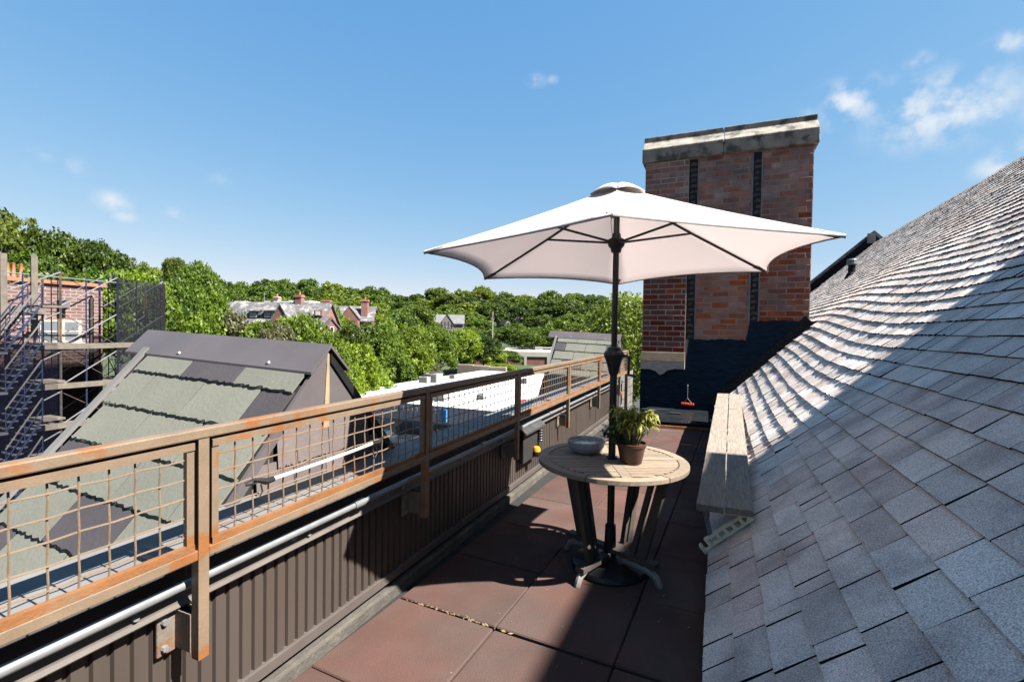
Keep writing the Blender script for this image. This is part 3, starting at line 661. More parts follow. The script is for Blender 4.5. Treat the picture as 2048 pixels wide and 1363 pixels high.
# ================================================================== TABLE, UMBRELLA AND WHAT STANDS ON THE TABLE
TX, TY, TZ, TR = -.615, 3.07, .735, .475
tb = thing('round_table', 'round weathered slatted wood table with dark splayed legs under the umbrella', 'table', loc=(TX, TY, 0), rz=R(24))
teak = mat('weathered_teak', (.27, .205, .145), rough=.75, var=.25, scale=10, stretch=(2, 8, 8), bump=.25, bscale=60, rnd=.18)
teakd = mat('dark_teak', (.07, .055, .045), rough=.7, var=.3, scale=8)
def arc_seg(a0, a1, r0, r1, z0, z1, n=8):
    mb = MB()
    for i in range(n + 1):
        a = a0 + (a1 - a0) * i / n
        for r_, z_ in ((r0, z0), (r1, z0), (r1, z1), (r0, z1)): mb.v.append((r_ * math.cos(a), r_ * math.sin(a), z_))
    for i in range(n):
        for k in range(4): mb.f.append((i * 4 + k, i * 4 + (k + 1) % 4, i * 4 + 4 + (k + 1) % 4, i * 4 + 4 + k))
    mb.f += [(3, 2, 1, 0), tuple(n * 4 + k for k in range(4))]
    return mb
for k in range(6):
    g_ = .004; arc_seg(k * math.pi / 3 + g_, (k + 1) * math.pi / 3 - g_, TR - .062, TR, TZ - .03, TZ).build('rim_segment', teak, tb, bevel=.004)
for k in range(2): MB().box(-TR + .06, -.03, -.03, .03, TZ - .026, TZ - .001).build('cross_rail', teak, tb).rotation_euler = (0, 0, k * math.pi)
for k in range(2): MB().box(-TR + .06, -.034, -.03, .03, TZ - .026, TZ - .002).build('cross_rail', teak, tb).rotation_euler = (0, 0, math.pi / 2 + k * math.pi)
for qx in (-1, 1):
    for qy in (-1, 1):
        for i in range(11):
            yy = .036 + i * .0345
            xe = math.sqrt(max(0, (TR - .064) ** 2 - (yy + .028) ** 2))
            if xe < .06: continue
            x0, x1 = sorted((qx * .033, qx * xe)); y0, y1 = sorted((qy * yy, qy * (yy + .028)))
            MB().box(x0, x1, y0, y1, TZ - .022, TZ - .003).build('slat', teak, tb)
for k in range(4):
    a = math.pi / 4 + k * math.pi / 2; ca, sa = math.cos(a), math.sin(a)
    MB().beam((ca * .37, sa * .37, TZ - .028), (ca * .21, sa * .21, .09), .055, .032, (-sa, ca, 0)).build('leg', teakd, tb)
    MB().beam((ca * .30, sa * .30 + .0, TZ - .028), (ca * .15, sa * .15, .10), .03, .03, (-sa, ca, 0)).build('leg', teakd, tb)
    mb = MB(); mb.tube([(ca * r_, sa * r_, z_) for r_, z_ in ((.10, .105), (.20, .108), (.27, .100), (.325, .075), (.35, .03), (.352, .022))], [.02, .024, .024, .022, .02, .018], 8)
    mb.build('foot', mat('grey_teak_foot', (.24, .22, .20), rough=.6, var=.2), tb, smooth=True)
arc_seg(0, 2 * math.pi - .001, .30, .36, TZ - .066, TZ - .031, 32).build('apron', teakd, tb)
MB().box(-.33, .33, -.03, .03, .10, .13).build('stretcher', teakd, tb).rotation_euler = (0, 0, math.pi / 4)
MB().box(-.33, .33, -.03, .03, .132, .16).build('stretcher', teakd, tb).rotation_euler = (0, 0, -math.pi / 4)

um = thing('patio_umbrella', 'off-white six-sided patio umbrella on a black pole through the table', 'umbrella', loc=(TX, TY, 0))
UR, UZ = 1.22, 1.995; TXL, TYL = .017, -.011
cloth = clothmat('umbrella_cloth', (.76, .705, .69), .44)
APEX = V(0, 0, 2.475)
def ucorner(k):
    a = R(10.5 - 90 - 60 * k); x, y = UR * math.cos(a), UR * math.sin(a); return Vector((x, y, UZ + TXL * x + TYL * y))
def upt(k, i, j, n=10):
    """point on canopy panel k: i/n out from the apex, j/n across between ribs"""
    t, w = i / n, j / n
    a, b = ucorner(k), ucorner(k + 1)
    r = APEX.lerp(a, t).lerp(APEX.lerp(b, t), w)
    e = 4 * w * (1 - w)
    mid = (a + b) / 2 - APEX; mid.z = 0; mid.normalize()
    r.z -= .030 * math.sin(math.pi * t) * e * .6 + .012 * math.sin(math.pi * min(1, t))    # cloth sags a little
    r -= mid * (.095 * t * t * e)                                                          # hem curves in between the ribs
    r.z += .020 * t * t * e
    return r
for k in range(6):
    mb = MB(); n = 10
    for i in range(n + 1):
        for j in range(n + 1): mb.v.append(tuple(upt(k, i, j)))
    mb.f = [(i * 11 + j, i * 11 + j + 1, i * 11 + 12 + j, i * 11 + 11 + j) for i in range(n) for j in range(n)]
    o = mb.build('canopy_panel', cloth, um, smooth=True)
    sd = o.modifiers.new('thickness', 'SOLIDIFY'); sd.thickness = .003; sd.offset = 0
    mb = MB().tube([upt(k, 10, j) - V(0, 0, .004) for j in range(11)], .0045, 5); mb.build('hem', mat('hem_grey', (.33, .31, .30), rough=.9), o)
    MB().tube([upt(k, i, 0) + V(0, 0, .0025) for i in range(11)], .0028, 5).build('seam', cloth, o)
    # rib, strut and tip pocket
    c = ucorner(k); d = c - APEX
    rb = MB().tube([APEX + d * .04 + V(0, 0, -.035), APEX + d * .5 + V(0, 0, -.030), APEX + d * .975 + V(0, 0, -.014)], .0085, 6).build('rib', blackm, um)
    mb = MB().tube([APEX + d * .46 + V(0, 0, -.035), V(d.x * .025, d.y * .025, 2.125)], .0075, 6).build('strut', blackm, rb)
    mb = MB().prism([c + V(0, 0, -.004) - d * .085 + d.cross(V(0, 0, 1)) * .025, c + V(0, 0, -.004) - d * .085 - d.cross(V(0, 0, 1)) * .025, c + V(0, 0, -.004)], (0, 0, -.012)).build('tip_pocket', mat('tip_pocket_cloth', (.30, .27, .25), rough=.9), um)
    # wind vent over the apex
    mb = MB(); vr = .195; va = APEX + V(0, 0, -.004); n = 6
    a0, a1 = R(10.5 - 90 - 60 * k), R(10.5 - 90 - 60 * (k + 1))
    for i in range(n + 1):
        for j in range(n + 1):
            t, w = i / n, j / n; p = V(math.cos(a0), math.sin(a0), 0).lerp(V(math.cos(a1), math.sin(a1), 0), w); e = 4 * w * (1 - w)
            mb.v.append((p.x * vr * t, p.y * vr * t, va.z - .056 * t ** 1.6 + .020 * t * e + .02 * math.sin(math.pi * t)))
    mb.f = [(i * 7 + j, i * 7 + j + 1, i * 7 + 8 + j, i * 7 + 7 + j) for i in range(n) for j in range(n)]
    o = mb.build('vent_flap', mat('vent_cloth', (.75, .68, .62), rough=.9, var=.1), um, smooth=True); sd = o.modifiers.new('thickness', 'SOLIDIFY'); sd.thickness = .004
MB().tube([(0, 0, .04), (0, 0, 1.33)], .0235, 16).build('lower_pole', blackm, um, smooth=True)
MB().tube([(0, 0, 1.40), (0, 0, 2.50)], .0195, 16).build('upper_pole', blackm, um, smooth=True)
MB().lathe([(.0, 2.06), (.030, 2.06), (.036, 2.085), (.05, 2.10), (.056, 2.12), (.056, 2.14), (.03, 2.155), (.026, 2.18), (0, 2.18)], 18).build('runner_hub', blackm, um, smooth=True)
MB().lathe([(0, 2.40), (.045, 2.40), (.045, 2.43), (0, 2.44)], 16).build('top_hub', blackm, um)
MB().lathe([(0, 2.46), (.035, 2.465), (.05, 2.476), (.03, 2.497), (0, 2.502)], 14).build('finial', mat('grey_finial', (.05, .05, .05), rough=.4), um, smooth=True)
MB().lathe([(.0235, 1.27), (.032, 1.29), (.040, 1.325), (.052, 1.365), (.064, 1.395), (.066, 1.41), (.058, 1.425), (.046, 1.432), (.042, 1.45), (.030, 1.456), (.0195, 1.46)], 20).build('crank_housing', blackm, um, smooth=True)
MB().tube([(.05, -.01, 1.40), (.085, -.02, 1.40), (.10, -.022, 1.385), (.098, -.02, 1.29), (.098, -.02, 1.28), (.15, -.03, 1.275)], .009, 8).build('crank_handle', blackm, um, smooth=True)
MB().lathe([(0, .022), (.24, .022), (.25, .035), (.24, .06), (.08, .085), (.04, .10), (.034, .30), (.0235, .31)], 24).build('base', blackm, um, smooth=True)
MB().lathe([(.024, TZ + .001), (.036, TZ + .002), (.034, TZ + .010), (.024, TZ + .012)], 16).build('table_collar', blackm, um)
MB().tube([(-.018, -.02, 2.14), (-.03, -.03, 2.25), (-.02, -.02, 2.38)], .0025, 5).build('cord', mat('cord', (.3, .3, .28)), um)

# bowl
bc = onz(1172, 903, TZ)
bo = thing('ribbed_bowl', 'pale grey ribbed ceramic bowl of water on the round table', 'bowl', loc=(bc[0], bc[1], TZ)); bo.scale = (1.15, 1.15, 1.2)
bm_ = MB().lathe([(0, .0), (.062, .0), (.085, .012), (.103, .035), (.110, .062), (.108, .070), (.102, .068), (.096, .04), (.08, .02), (0, .014)], 72, rib=.007)
bm_.build('bowl_body', mat('grey_ceramic', (.36, .355, .35), rough=.45, var=.08, scale=20), bo, smooth=False)
MB().lathe([(0, .052), (.099, .052)], 36).build('water', mat('murky_water', (.30, .29, .27), rough=.08, var=.15, scale=15), bo)
mb = MB()
for k in range(26):
    a, r_ = rng.random() * 6.28, rng.random() ** .5 * .09; s_ = rng.uniform(.002, .006); x, y = r_ * math.cos(a), r_ * math.sin(a)
    mb.add([(x - s_, y, .054), (x, y - s_ * .5, .056), (x + s_, y, .054), (x, y + s_ * .5, .056)], [(0, 1, 2, 3)])
mb.build('floating_debris', mat('dark_bits', (.03, .025, .02)), bo)['kind'] = 'stuff'

# potted plant
pc = onz(1262, 924, TZ)
pp = thing('potted_plant', 'bushy yellow-green variegated plant in a brown pot on the round table', 'plant', loc=(pc[0], pc[1], TZ))
MB().lathe([(0, 0), (.062, 0), (.066, .004), (.086, .105), (.092, .107), (.094, .125), (.088, .127), (.084, .112), (.0, .105)], 28).build('pot', mat('brown_plastic_pot', (.085, .040, .025), rough=.4, var=.15), pp, smooth=True)
def strap_leaf(mb, base, az, el, L, w, droop, n=5):
    d = Vector((math.cos(az) * math.cos(el), math.sin(az) * math.cos(el), math.sin(el))); p = Vector(base); sd = Vector((-math.sin(az), math.cos(az), 0)); o = len(mb.v)
    for i in range(n + 1):
        t = i / n; ww = w * math.sin(math.pi * min(.98, .12 + .86 * t)) ** .7
        mb.v += [tuple(p - sd * ww / 2 + V(0, 0, .15 * ww)), tuple(p), tuple(p + sd * ww / 2 + V(0, 0, .15 * ww))]
        d.z -= droop / n; d.normalize(); p = p + d * (L / n)
    for i in range(n):
        for k in range(2): mb.f.append((o + 3 * i + k, o + 3 * i + k + 1, o + 3 * i + 4 + k, o + 3 * i + 3 + k))
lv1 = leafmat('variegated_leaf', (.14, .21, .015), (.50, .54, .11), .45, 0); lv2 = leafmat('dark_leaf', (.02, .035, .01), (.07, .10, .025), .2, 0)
stm = MB(); fol = MB(); fold = MB()
for k in range(74):
    a = rng.random() * 6.28; r_ = rng.uniform(0, .045); h = rng.uniform(.10, .235); lean = rng.uniform(.02, .11)
    top = (r_ * math.cos(a) + lean * math.cos(a), r_ * math.sin(a) + lean * math.sin(a), .10 + h)
    stm.tube([(r_ * math.cos(a), r_ * math.sin(a), .10), ((top[0] + r_ * math.cos(a)) / 2, (top[1] + r_ * math.sin(a)) / 2, .10 + h * .6), top], [.003, .0025, .002], 4)
    for j in range(9):
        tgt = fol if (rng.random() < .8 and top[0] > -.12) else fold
        strap_leaf(tgt, top, rng.random() * 6.28, rng.uniform(-.1, 1.2), rng.uniform(.04, .085), rng.uniform(.008, .017), rng.uniform(1.4, 3.0), 5)
for k in range(26):
    a = math.pi + rng.gauss(0, .7) - .4; L = rng.uniform(.10, .21); el = rng.uniform(.2, 1.0); base = (-.03, -.02, .11)
    tip = Vector(base) + V(math.cos(a) * math.cos(el), math.sin(a) * math.cos(el), math.sin(el)) * L
    stm.tube([base, tip], .002, 4)
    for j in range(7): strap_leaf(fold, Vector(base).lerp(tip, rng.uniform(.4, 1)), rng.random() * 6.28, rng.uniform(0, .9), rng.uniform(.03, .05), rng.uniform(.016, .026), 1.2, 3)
stm.build('stems', mat('stem_green', (.08, .10, .03)), pp); 
o = fol.build('light_foliage', lv1, pp); o['kind'] = 'stuff'; o = fold.build('dark_foliage', lv2, pp); o['kind'] = 'stuff'

# ================================================================== THINGS ON THE RAILING AND WALL
st = thing('white_pole', 'white pole with dark grey rubber ends tied to the railing mesh', 'pole', loc=(-1.575, 1.6, .97))
def sp(mb, n, mt, **k): o = mb.build(n, mt, st, **k); o.location = -Vector(st.location); return o
def rx(u, v, x=-1.578): return Vector(onx(u, v, x))
a, b = rx(545, 957), rx(748, 885)
sp(MB().tube([a.lerp(b, t) + V(0, 0, -.004 * math.sin(math.pi * t)) for t in (0, .25, .5, .75, 1)], .0075, 8), 'shaft', white_m, smooth=True)
sp(MB().tube([rx(490, 966), rx(505, 959), rx(520, 960), rx(532, 962), rx(547, 957)], [.003, .004, .010, .013, .011], 8), 'rubber_end', blackm, smooth=True)
sp(MB().tube([rx(520, 960), rx(508, 967), rx(492, 970)], .004, 6), 'hook', blackm)
sp(MB().tube([rx(744, 886), rx(756, 884), rx(764, 876), rx(770, 870)], [.011, .012, .007, .003], 8), 'rubber_end', blackm, smooth=True)
for u, v in ((522, 968), (752, 890)): sp(MB().tube([rx(u, v), rx(u + 3, v + 14), rx(u - 2, v + 24)], .003, 5), 'tie', blackm)

ub_ = thing('hooded_utility_box', 'dark hooded utility box with a yellow dome light on the terrace wall', 'utility box', loc=(-1.70, 4.35, .3))
def up(mb, n, mt, **k): o = mb.build(n, mt, ub_, **k); o.location = -Vector(ub_.location); return o
up(MB().box(-1.715, -1.645, 4.10, 4.52, .30, .60), 'box', mat('dark_grey_box', (.028, .027, .027), rough=.6), bevel=.008)
up(MB().prism([(-1.70, 4.03, .665), (-1.70, 4.60, .665), (-1.60, 4.58, .60), (-1.60, 4.05, .60)], (0, 0, -.018)), 'hood', mat('hood_vinyl', (.05, .047, .045), rough=.5, var=.3, bump=.4, bscale=14))
for k in range(6): up(MB().lathe([(.0, 0), (.034, .0), (.036, .012), (.030, .02), (0, .02)], 14, (-1.63, 4.50, .44 + k * .026)), 'rib', mat('black_rubber', (.015, .015, .015), rough=.5))
up(MB().lathe([(0, 0), (.04, 0), (.038, .028), (.028, .044), (.0, .052)], 16, (-1.62, 4.38, .365)), 'dome', mat('amber_plastic', (.75, .33, .02), rough=.25, var=.1), smooth=True)
up(MB().lathe([(0, -.05), (.03, -.05), (.046, -.03), (.046, 0), (0, .002)], 16, (-1.62, 4.38, .365)), 'dome_base', blackm)
up(MB().beam((-1.69, 4.38, .345), (-1.63, 4.38, .345), .03, .02), 'dome_arm', blackm)

vr = thing('valve_riser', 'vertical pipes with a copper valve at the far end of the wall', 'pipe', loc=(-1.60, 8.62, .0))
def vp_(mb, n, mt, **k): o = mb.build(n, mt, vr, **k); o.location = -Vector(vr.location); return o
for k, yy in enumerate((8.62, 8.70)): vp_(MB().tube([(-1.62, yy, .02), (-1.62, yy, .70), (-1.66, yy, .72)], .012, 8), 'riser', galv, smooth=True)
for zz in (.52, .60, .66): vp_(MB().tube([(-1.62, 8.56, zz), (-1.62, 8.76, zz)], .009, 8), 'crosspipe', galv)
vp_(MB().lathe([(0, -.045), (.03, -.04), (.04, 0), (.03, .04), (0, .045)], 12, (-1.60, 8.66, .44)), 'valve', mat('copper', (.5, .17, .07), rough=.35, metal=.6), smooth=True)

# ================================================================== SLATE DORMERS OUTSIDE THE WALL
g_sl = mat('sage_green_slate', (.150, .153, .124), rough=.85, var=.10, scale=2.2, bump=.25, bscale=40, rnd=.08, grain=.05, gscale=90)
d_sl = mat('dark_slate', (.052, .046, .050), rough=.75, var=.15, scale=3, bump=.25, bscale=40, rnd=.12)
b_sl = mat('brown_slate', (.13, .105, .098), rough=.8, var=.16, scale=5, bump=.3, bscale=40, rnd=.2)
def slate(A, e1, e2, nn, a0, a1, d0, d1, th, mt, parent, off, ragged=True, name='slate'):
    """one slate: a0..a1 along e1, d0..d1 down e2, thickness th, split lower edge, butt raised on the course below"""
    n = 22; bot = []
    for i in range(n + 1):
        t = i / n; bot.append((a0 + (a1 - a0) * t, d1 + (rng.uniform(-.0035, .003) if ragged and 0 < i < n else 0)))
    poly = [(a0, d0), (a1, d0)] + bot[::-1]
    mb = MB(); k = len(poly)
    def P(a, d, h): s_ = (d - d0) / (d1 - d0); return tuple(A + e1 * a + e2 * d + nn * (h + .002 + s_ * .016))
    mb.v = [P(a, d, 0) for a, d in poly]
    # chipped bevel along the lower edge
    for a, d in poly: mb.v.append(P(a, d - (rng.uniform(.002, .016) if d > d0 + .03 and ragged else 0), th))
    mb.f = [tuple(range(k))[::-1], tuple(range(k, 2 * k))] + [(i, (i + 1) % k, k + (i + 1) % k, k + i) for i in range(k)]
    o = mb.build(name, mt, parent); o.location = off; return o
def dormer(Yr, label, dark, XA=-2.05, ZA=1.43, LEN=1.45):
    t = thing('slate_dormer', label, 'dormer', 'slate dormers outside the terrace wall', loc=(XA - .8, Yr, 0)); off = -Vector(t.location)
    M_ = 1.15; A = Vector((XA, Yr, ZA)); e1 = Vector((-1.6, 0, .057)).normalized()
    e2 = Vector((0, -1, -M_)).normalized(); nn = e2.cross(e1).normalized()
    if nn.z < 0: nn = -nn
    e2b = Vector((0, 1, -M_)).normalized(); nb = e1.cross(e2b).normalized()
    if nb.z < 0: nb = -nb
    D = 2.6
    def part(mb, n, mt, **k): o = mb.build(n, mt, t, **k); o.location = off; return o
    part(MB().prism([A - nn * .02, A + e2 * D - nn * .02, A + e2b * D - nb * .02], e1 * LEN), 'body', mat('dormer_board', (.015, .014, .014), rough=.9))
    rows = [.06, .32, .565, .81, 1.055, 1.30, 1.545, 1.79, 2.035, 2.28, 2.52]
    W_ = .465
    for r_ in range(len(rows) - 1):
        a = -.005 - (W_ * .5 if r_ % 2 else 0); k = 0
        while a < LEN - .05:
            a0, a1 = max(a, -.005) + .0045, min(a + W_, LEN - .04) - .0045
            if a1 - a0 > .05: slate(A, e1, e2, nn, a0, a1, max(.02, rows[r_] - .012), rows[r_ + 1], .012, d_sl if (r_, k) in dark else g_sl, t, off)
            if a1 < LEN - .06: part(MB().prism([A + e1 * (a1 - .001) + e2 * (rows[r_] + .01) + nn * .004, A + e1 * (a1 + .0095) + e2 * (rows[r_] + .01) + nn * .004, A + e1 * (a1 + .0095) + e2 * (rows[r_ + 1] - .012) + nn * .016, A + e1 * (a1 - .001) + e2 * (rows[r_ + 1] - .012) + nn * .016], nn * .0085), 'joint_shadow_strip', blackm)  # black strip laid in the slate gap to draw its shadow line
            a += W_; k += 1
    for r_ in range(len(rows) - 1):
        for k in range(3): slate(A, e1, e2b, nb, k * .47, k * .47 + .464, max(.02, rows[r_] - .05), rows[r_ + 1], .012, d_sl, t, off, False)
    # folded ridge metal with its open gable end, rake strip, seam screws
    c0 = A - e1 * .05 + Vector((0, 0, .028)); w = .205
    part(MB().prism([c0, c0 + e2 * w + nn * .012, c0 + e2 * (w + .012) + nn * .004, c0 + e2 * (w + .010) + nn * .0, c0 - V(0, 0, .02), c0 + e2b * (w + .01), c0 + e2b * w + nb * .012], e1 * (LEN + .24)), 'ridge_cap', brownmetal)
    for q in (.35, 1.15):
        part(MB().lathe([(0, .014), (.008, .012), (.012, .004), (.014, 0)], 10, tuple(c0 + e1 * q + e2 * (w - .03) + nn * .008)), 'ridge_screw', galv)
    part(MB().prism([A + e1 * (LEN - .03) + nn * .02 + e2 * .14, A + e1 * (LEN + .02) + nn * .02 + e2 * .14, A + e1 * (LEN + .02) + nn * .03 + e2 * D, A + e1 * (LEN - .03) + nn * .03 + e2 * D], nn * .02), 'rake_strip', greymetal)
    # end wall facing the terrace: metal apex and slate courses with wavy lower edges
    n_ = Vector((1, 0, 0)); B0 = A + V(.012, 0, 0)
    def EP(y, z, h=0): return B0 + V(h, y, z)
    part(MB().prism([EP(-.02, -.03), EP(-.38, -.44), EP(.38, -.44), EP(.02, -.03)], (.010, 0, 0)), 'apex_metal', brownmetal)
    part(MB().prism([EP(-.004, -.02, .011), EP(-.03, -.44, .011), EP(.012, -.44, .011), EP(.010, -.02, .011)], (.004, 0, 0)), 'seam_sealant', mat('tan_sealant', (.33, .24, .14), rough=.7))
    z = -.40; r_ = 0
    while z > -1.6:
        half = -z / M_ - .01 + .1; y = -half - (.1 if r_ % 2 else 0)
        while y < half:
            y0, y1 = max(y, z / M_ + .01), min(y + .22, -z / M_ - .01)
            if y1 - y0 > .04: slate(B0, Vector((0, 1, 0)), Vector((0, 0, -1)), n_, y0 + .001, y1 - .001, -z, -z + .20, .008, b_sl, t, off, True)
            y += .222
        z -= .16; r_ += 1
    for e_, sg in ((e2, -1), (e2b, 1)):
        part(MB().prism([B0 + e_ * .02 + V(.0, 0, .005), B0 + e_ * D + V(.0, 0, .005), B0 + e_ * D + V(0, -sg * .05, -.03), B0 + e_ * .02 + V(0, -sg * .0, -.06)], (.022, 0, 0)), 'verge_trim', blackm if sg > 0 else brownmetal)
    return t
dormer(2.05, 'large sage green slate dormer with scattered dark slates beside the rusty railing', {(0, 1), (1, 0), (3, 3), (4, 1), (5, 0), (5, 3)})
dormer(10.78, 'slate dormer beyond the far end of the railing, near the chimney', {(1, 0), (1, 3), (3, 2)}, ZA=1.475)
ms = thing('mansard_roof', 'dark slate mansard slope falling away below the terrace wall', 'roof', loc=(-3, 4, -2))
o = MB().prism([(-1.99, -6, .60), (-4.0, -6, -3.2), (-1.99, -6, -3.2)], (0, 18.4, 0)).build('slope', brickmat('mansard_slate', (.075, .066, .07), (.10, .10, .085), (.02, .02, .02), .3, .2), ms); o.location = (3, -4, 2)
o = MB().box(-4.0, 9, -6, 22.7, GZ - .2, -3.2).build('facade_wall', brickmat('facade_brick', (.13, .05, .035), (.10, .04, .03), (.2, .18, .16), .22, .075), ms); o.location = (3, -4, 2)
o = MB().box(-1.99, 9, -6, 22.7, -3.2, -.31).build('attic_wall', mat('attic', (.05, .05, .05)), ms); o.location = (3, -4, 2)

# ================================================================== BRICK BUILDING UNDER SCAFFOLD
BXF = -21.0
BYE = onx(205, 600, BXF)[1]
bb_ = thing('brick_apartment_building', 'flat-topped brick building wrapped in scaffolding across the yard', 'building', loc=(BXF, 0, GZ))
def bpart(mb, n, mt, **k): o = mb.build(n, mt, bb_, **k); o.location = -Vector(bb_.location); return o
bbr = brickmat('scaffold_building_brick', (.115, .048, .040), (.08, .035, .030), (.145, .125, .115), .34, .118, var=.25, mw=.020)
BTOP = 2.9
bpart(MB().box(BXF - 12, BXF, -25, BYE, GZ, BTOP), 'wall', bbr)
bpart(MB().box(BXF - 12.1, BXF + .09, -25, BYE + .09, BTOP, BTOP + .12), 'coping', mat('orange_clay_coping', (.36, .15, .09), rough=.8, var=.2))
for u in (18, 30, 45):
    p = onx(u, 545, BXF - .6); bpart(MB().lathe([(.0, 0), (.06, 0), (.07, .12), (.05, .15), (.05, .5), (.07, .53), (.0, .55)], 12, (BXF - .7, p[1], BTOP + .1)), 'chimney_pot', mat('clay_pot', (.42, .16, .09), rough=.8), smooth=True)
def bwin(u0, v0, u1, v1, panes):
    a, b = onx(u0, v0, BXF), onx(u1, v1, BXF); y0, y1, z0, z1 = a[1], b[1], b[2], a[2]
    w = bpart(MB().box(BXF - .02, BXF + .05, y0, y1, z0, z1), 'window', mat('cream_window_paint', (.36, .34, .30)))
    n = panes; g = (y1 - y0) / n
    for k in range(n):
        for (za, zb) in ((z0 + .09, (z0 + z1) / 2 - .03), ((z0 + z1) / 2 + .03, z1 - .08)):
            o = MB().box(BXF + .04, BXF + .056, y0 + k * g + .10, y0 + (k + 1) * g - .10, za, zb).build('pane', glassmat('grey_glass', (.09, .10, .11)), w)
    MB().box(BXF + .05, BXF + .14, y0 - .08, y1 + .08, z0 - .12, z0).build('sill', mat('cream_window_paint', (.36, .34, .30)), w)
bwin(78, 638, 162, 684, 2); bwin(-60, 660, -2, 690, 1); bwin(2, 760, 40, 800, 1)
bpart(MB().box(BXF, BXF + .30, onx(113, 600, BXF)[1], onx(131, 600, BXF)[1], onx(120, 615, BXF)[2], onx(120, 600, BXF)[2]), 'wall_lamp', mat('lamp_grey', (.12, .12, .13)))
bpart(MB().tube([(BXF + .08, onx(181, 600, BXF)[1], BTOP - .4), (BXF + .08, onx(181, 600, BXF)[1], GZ)], .06, 8), 'downpipe', mat('dark_pipe', (.05, .04, .035)))

sc_ = thing('scaffolding', 'blue and galvanised tube scaffolding with plank decks around the brick building', 'scaffolding', loc=(-20, 8, GZ))
def scp(mb, n, mt, **k): o = mb.build(n, mt, sc_, **k); o.location = -Vector(sc_.location); return o
sblue = mat('scaffold_blue', (.022, .034, .085), rough=.5, var=.3); sgal = mat('scaffold_galv', (.17, .17, .175), rough=.5, var=.2); srust = mat('scaffold_dark_tube', (.055, .05, .05), rough=.6, var=.4, patch=(.2, .09, .04), pscale=2)
splank = mat('scaffold_plank', (.16, .135, .11), rough=.9, var=.25)
XO, XI = -19.4, -20.5
YS = [onx(u, 640, XO)[1] for u in (-260, -55, 121, 235, 326)]
LZ = [onx(225, v, XO)[2] for v in (562, 620, 692, 765)]; dz = LZ[2] - LZ[3]
LEV = [LZ[2] + dz, LZ[2]] + [LZ[2] - dz * k for k in range(1, 7)]
STOP = LZ[0] + .1
for i, y in enumerate(YS):
    for x in (XO, XI):
        scp(MB().tube([(x, y, GZ), (x, y, STOP)], .035, 6), 'standard', srust if i != 3 else sblue)
    if i in (2, 3, 4): scp(MB().tube([(XO, y - .9, LEV[3]), (XO, y - .9, STOP - .05)], .022, 5), 'standard', sblue)
    for z in LEV:                                                # ladder frames across the width
        scp(MB().tube([(XO, y, z + .1), (XI, y, z + .1)], .022, 5), 'transom', sblue)
        for q in (.45, .8, 1.15): 
            if i >= 2: scp(MB().tube([(XO - .15, y, z + q), (XO - .55, y, z + q)], .014, 4), 'rung', sblue)
        if i >= 2: scp(MB().tube([(XO - .15, y, z + .1), (XO - .15, y, z + dz)], .016, 4), 'frame_tube', sblue); scp(MB().tube([(XO - .55, y, z + .1), (XO - .55, y, z + dz)], .016, 4), 'frame_tube', sblue)
for i in range(len(YS) - 1):
    ya, yb = YS[i], YS[i + 1]
    for k, z in enumerate(LEV):
        scp(MB().tube([(XO, ya, z + .05), (XO, yb, z + dz - .15)], .022, 5), 'brace', sgal)
        scp(MB().tube([(XO - .06, ya, z + dz - .15), (XO - .06, yb, z + .05)], .013, 4), 'brace', srust)
        scp(MB().tube([(XI, ya, z + .05), (XI, yb, z + dz - .15)], .018, 4), 'brace', sgal)
        if k in (1, 2, 3, 4, 5):
            for q in range(3):
                x0 = XI + .12 + q * .32 + .005 * (i % 2)
                scp(MB().box(x0, x0 + .29, ya - .15, yb + (.4 if i == 3 else .12), z - .045 + .006 * (i % 2), z + .006 * (i % 2)), 'deck_plank', splank)
            scp(MB().box(XO + .04 + .006 * (i % 2), XO + .07 + .006 * (i % 2), ya - .12, yb + .1, z - .06 + .007 * (i % 2), z + .12 + .007 * (i % 2)), 'toe_board', splank)
scp(MB().tube([(XO, YS[0], STOP - .08), (XO, YS[-1], STOP - .16)], .022, 5), 'guard_rail', sgal)
for u0, u1, v0 in ((0, 15, 505), (62, 76, 511)):
    a, b = onx(u0, v0, XO + .1), onx(u1, 640, XO + .1)
    scp(MB().box(XO + .05, XO + .11, a[1], b[1], b[2] - .5, a[2]), 'upright_board', splank)
scp(MB().box(XO + .0, XO + .045, YS[0], onx(90, 618, XO)[1], onx(60, 630, XO)[2], onx(60, 612, XO)[2]), 'cross_board', splank)
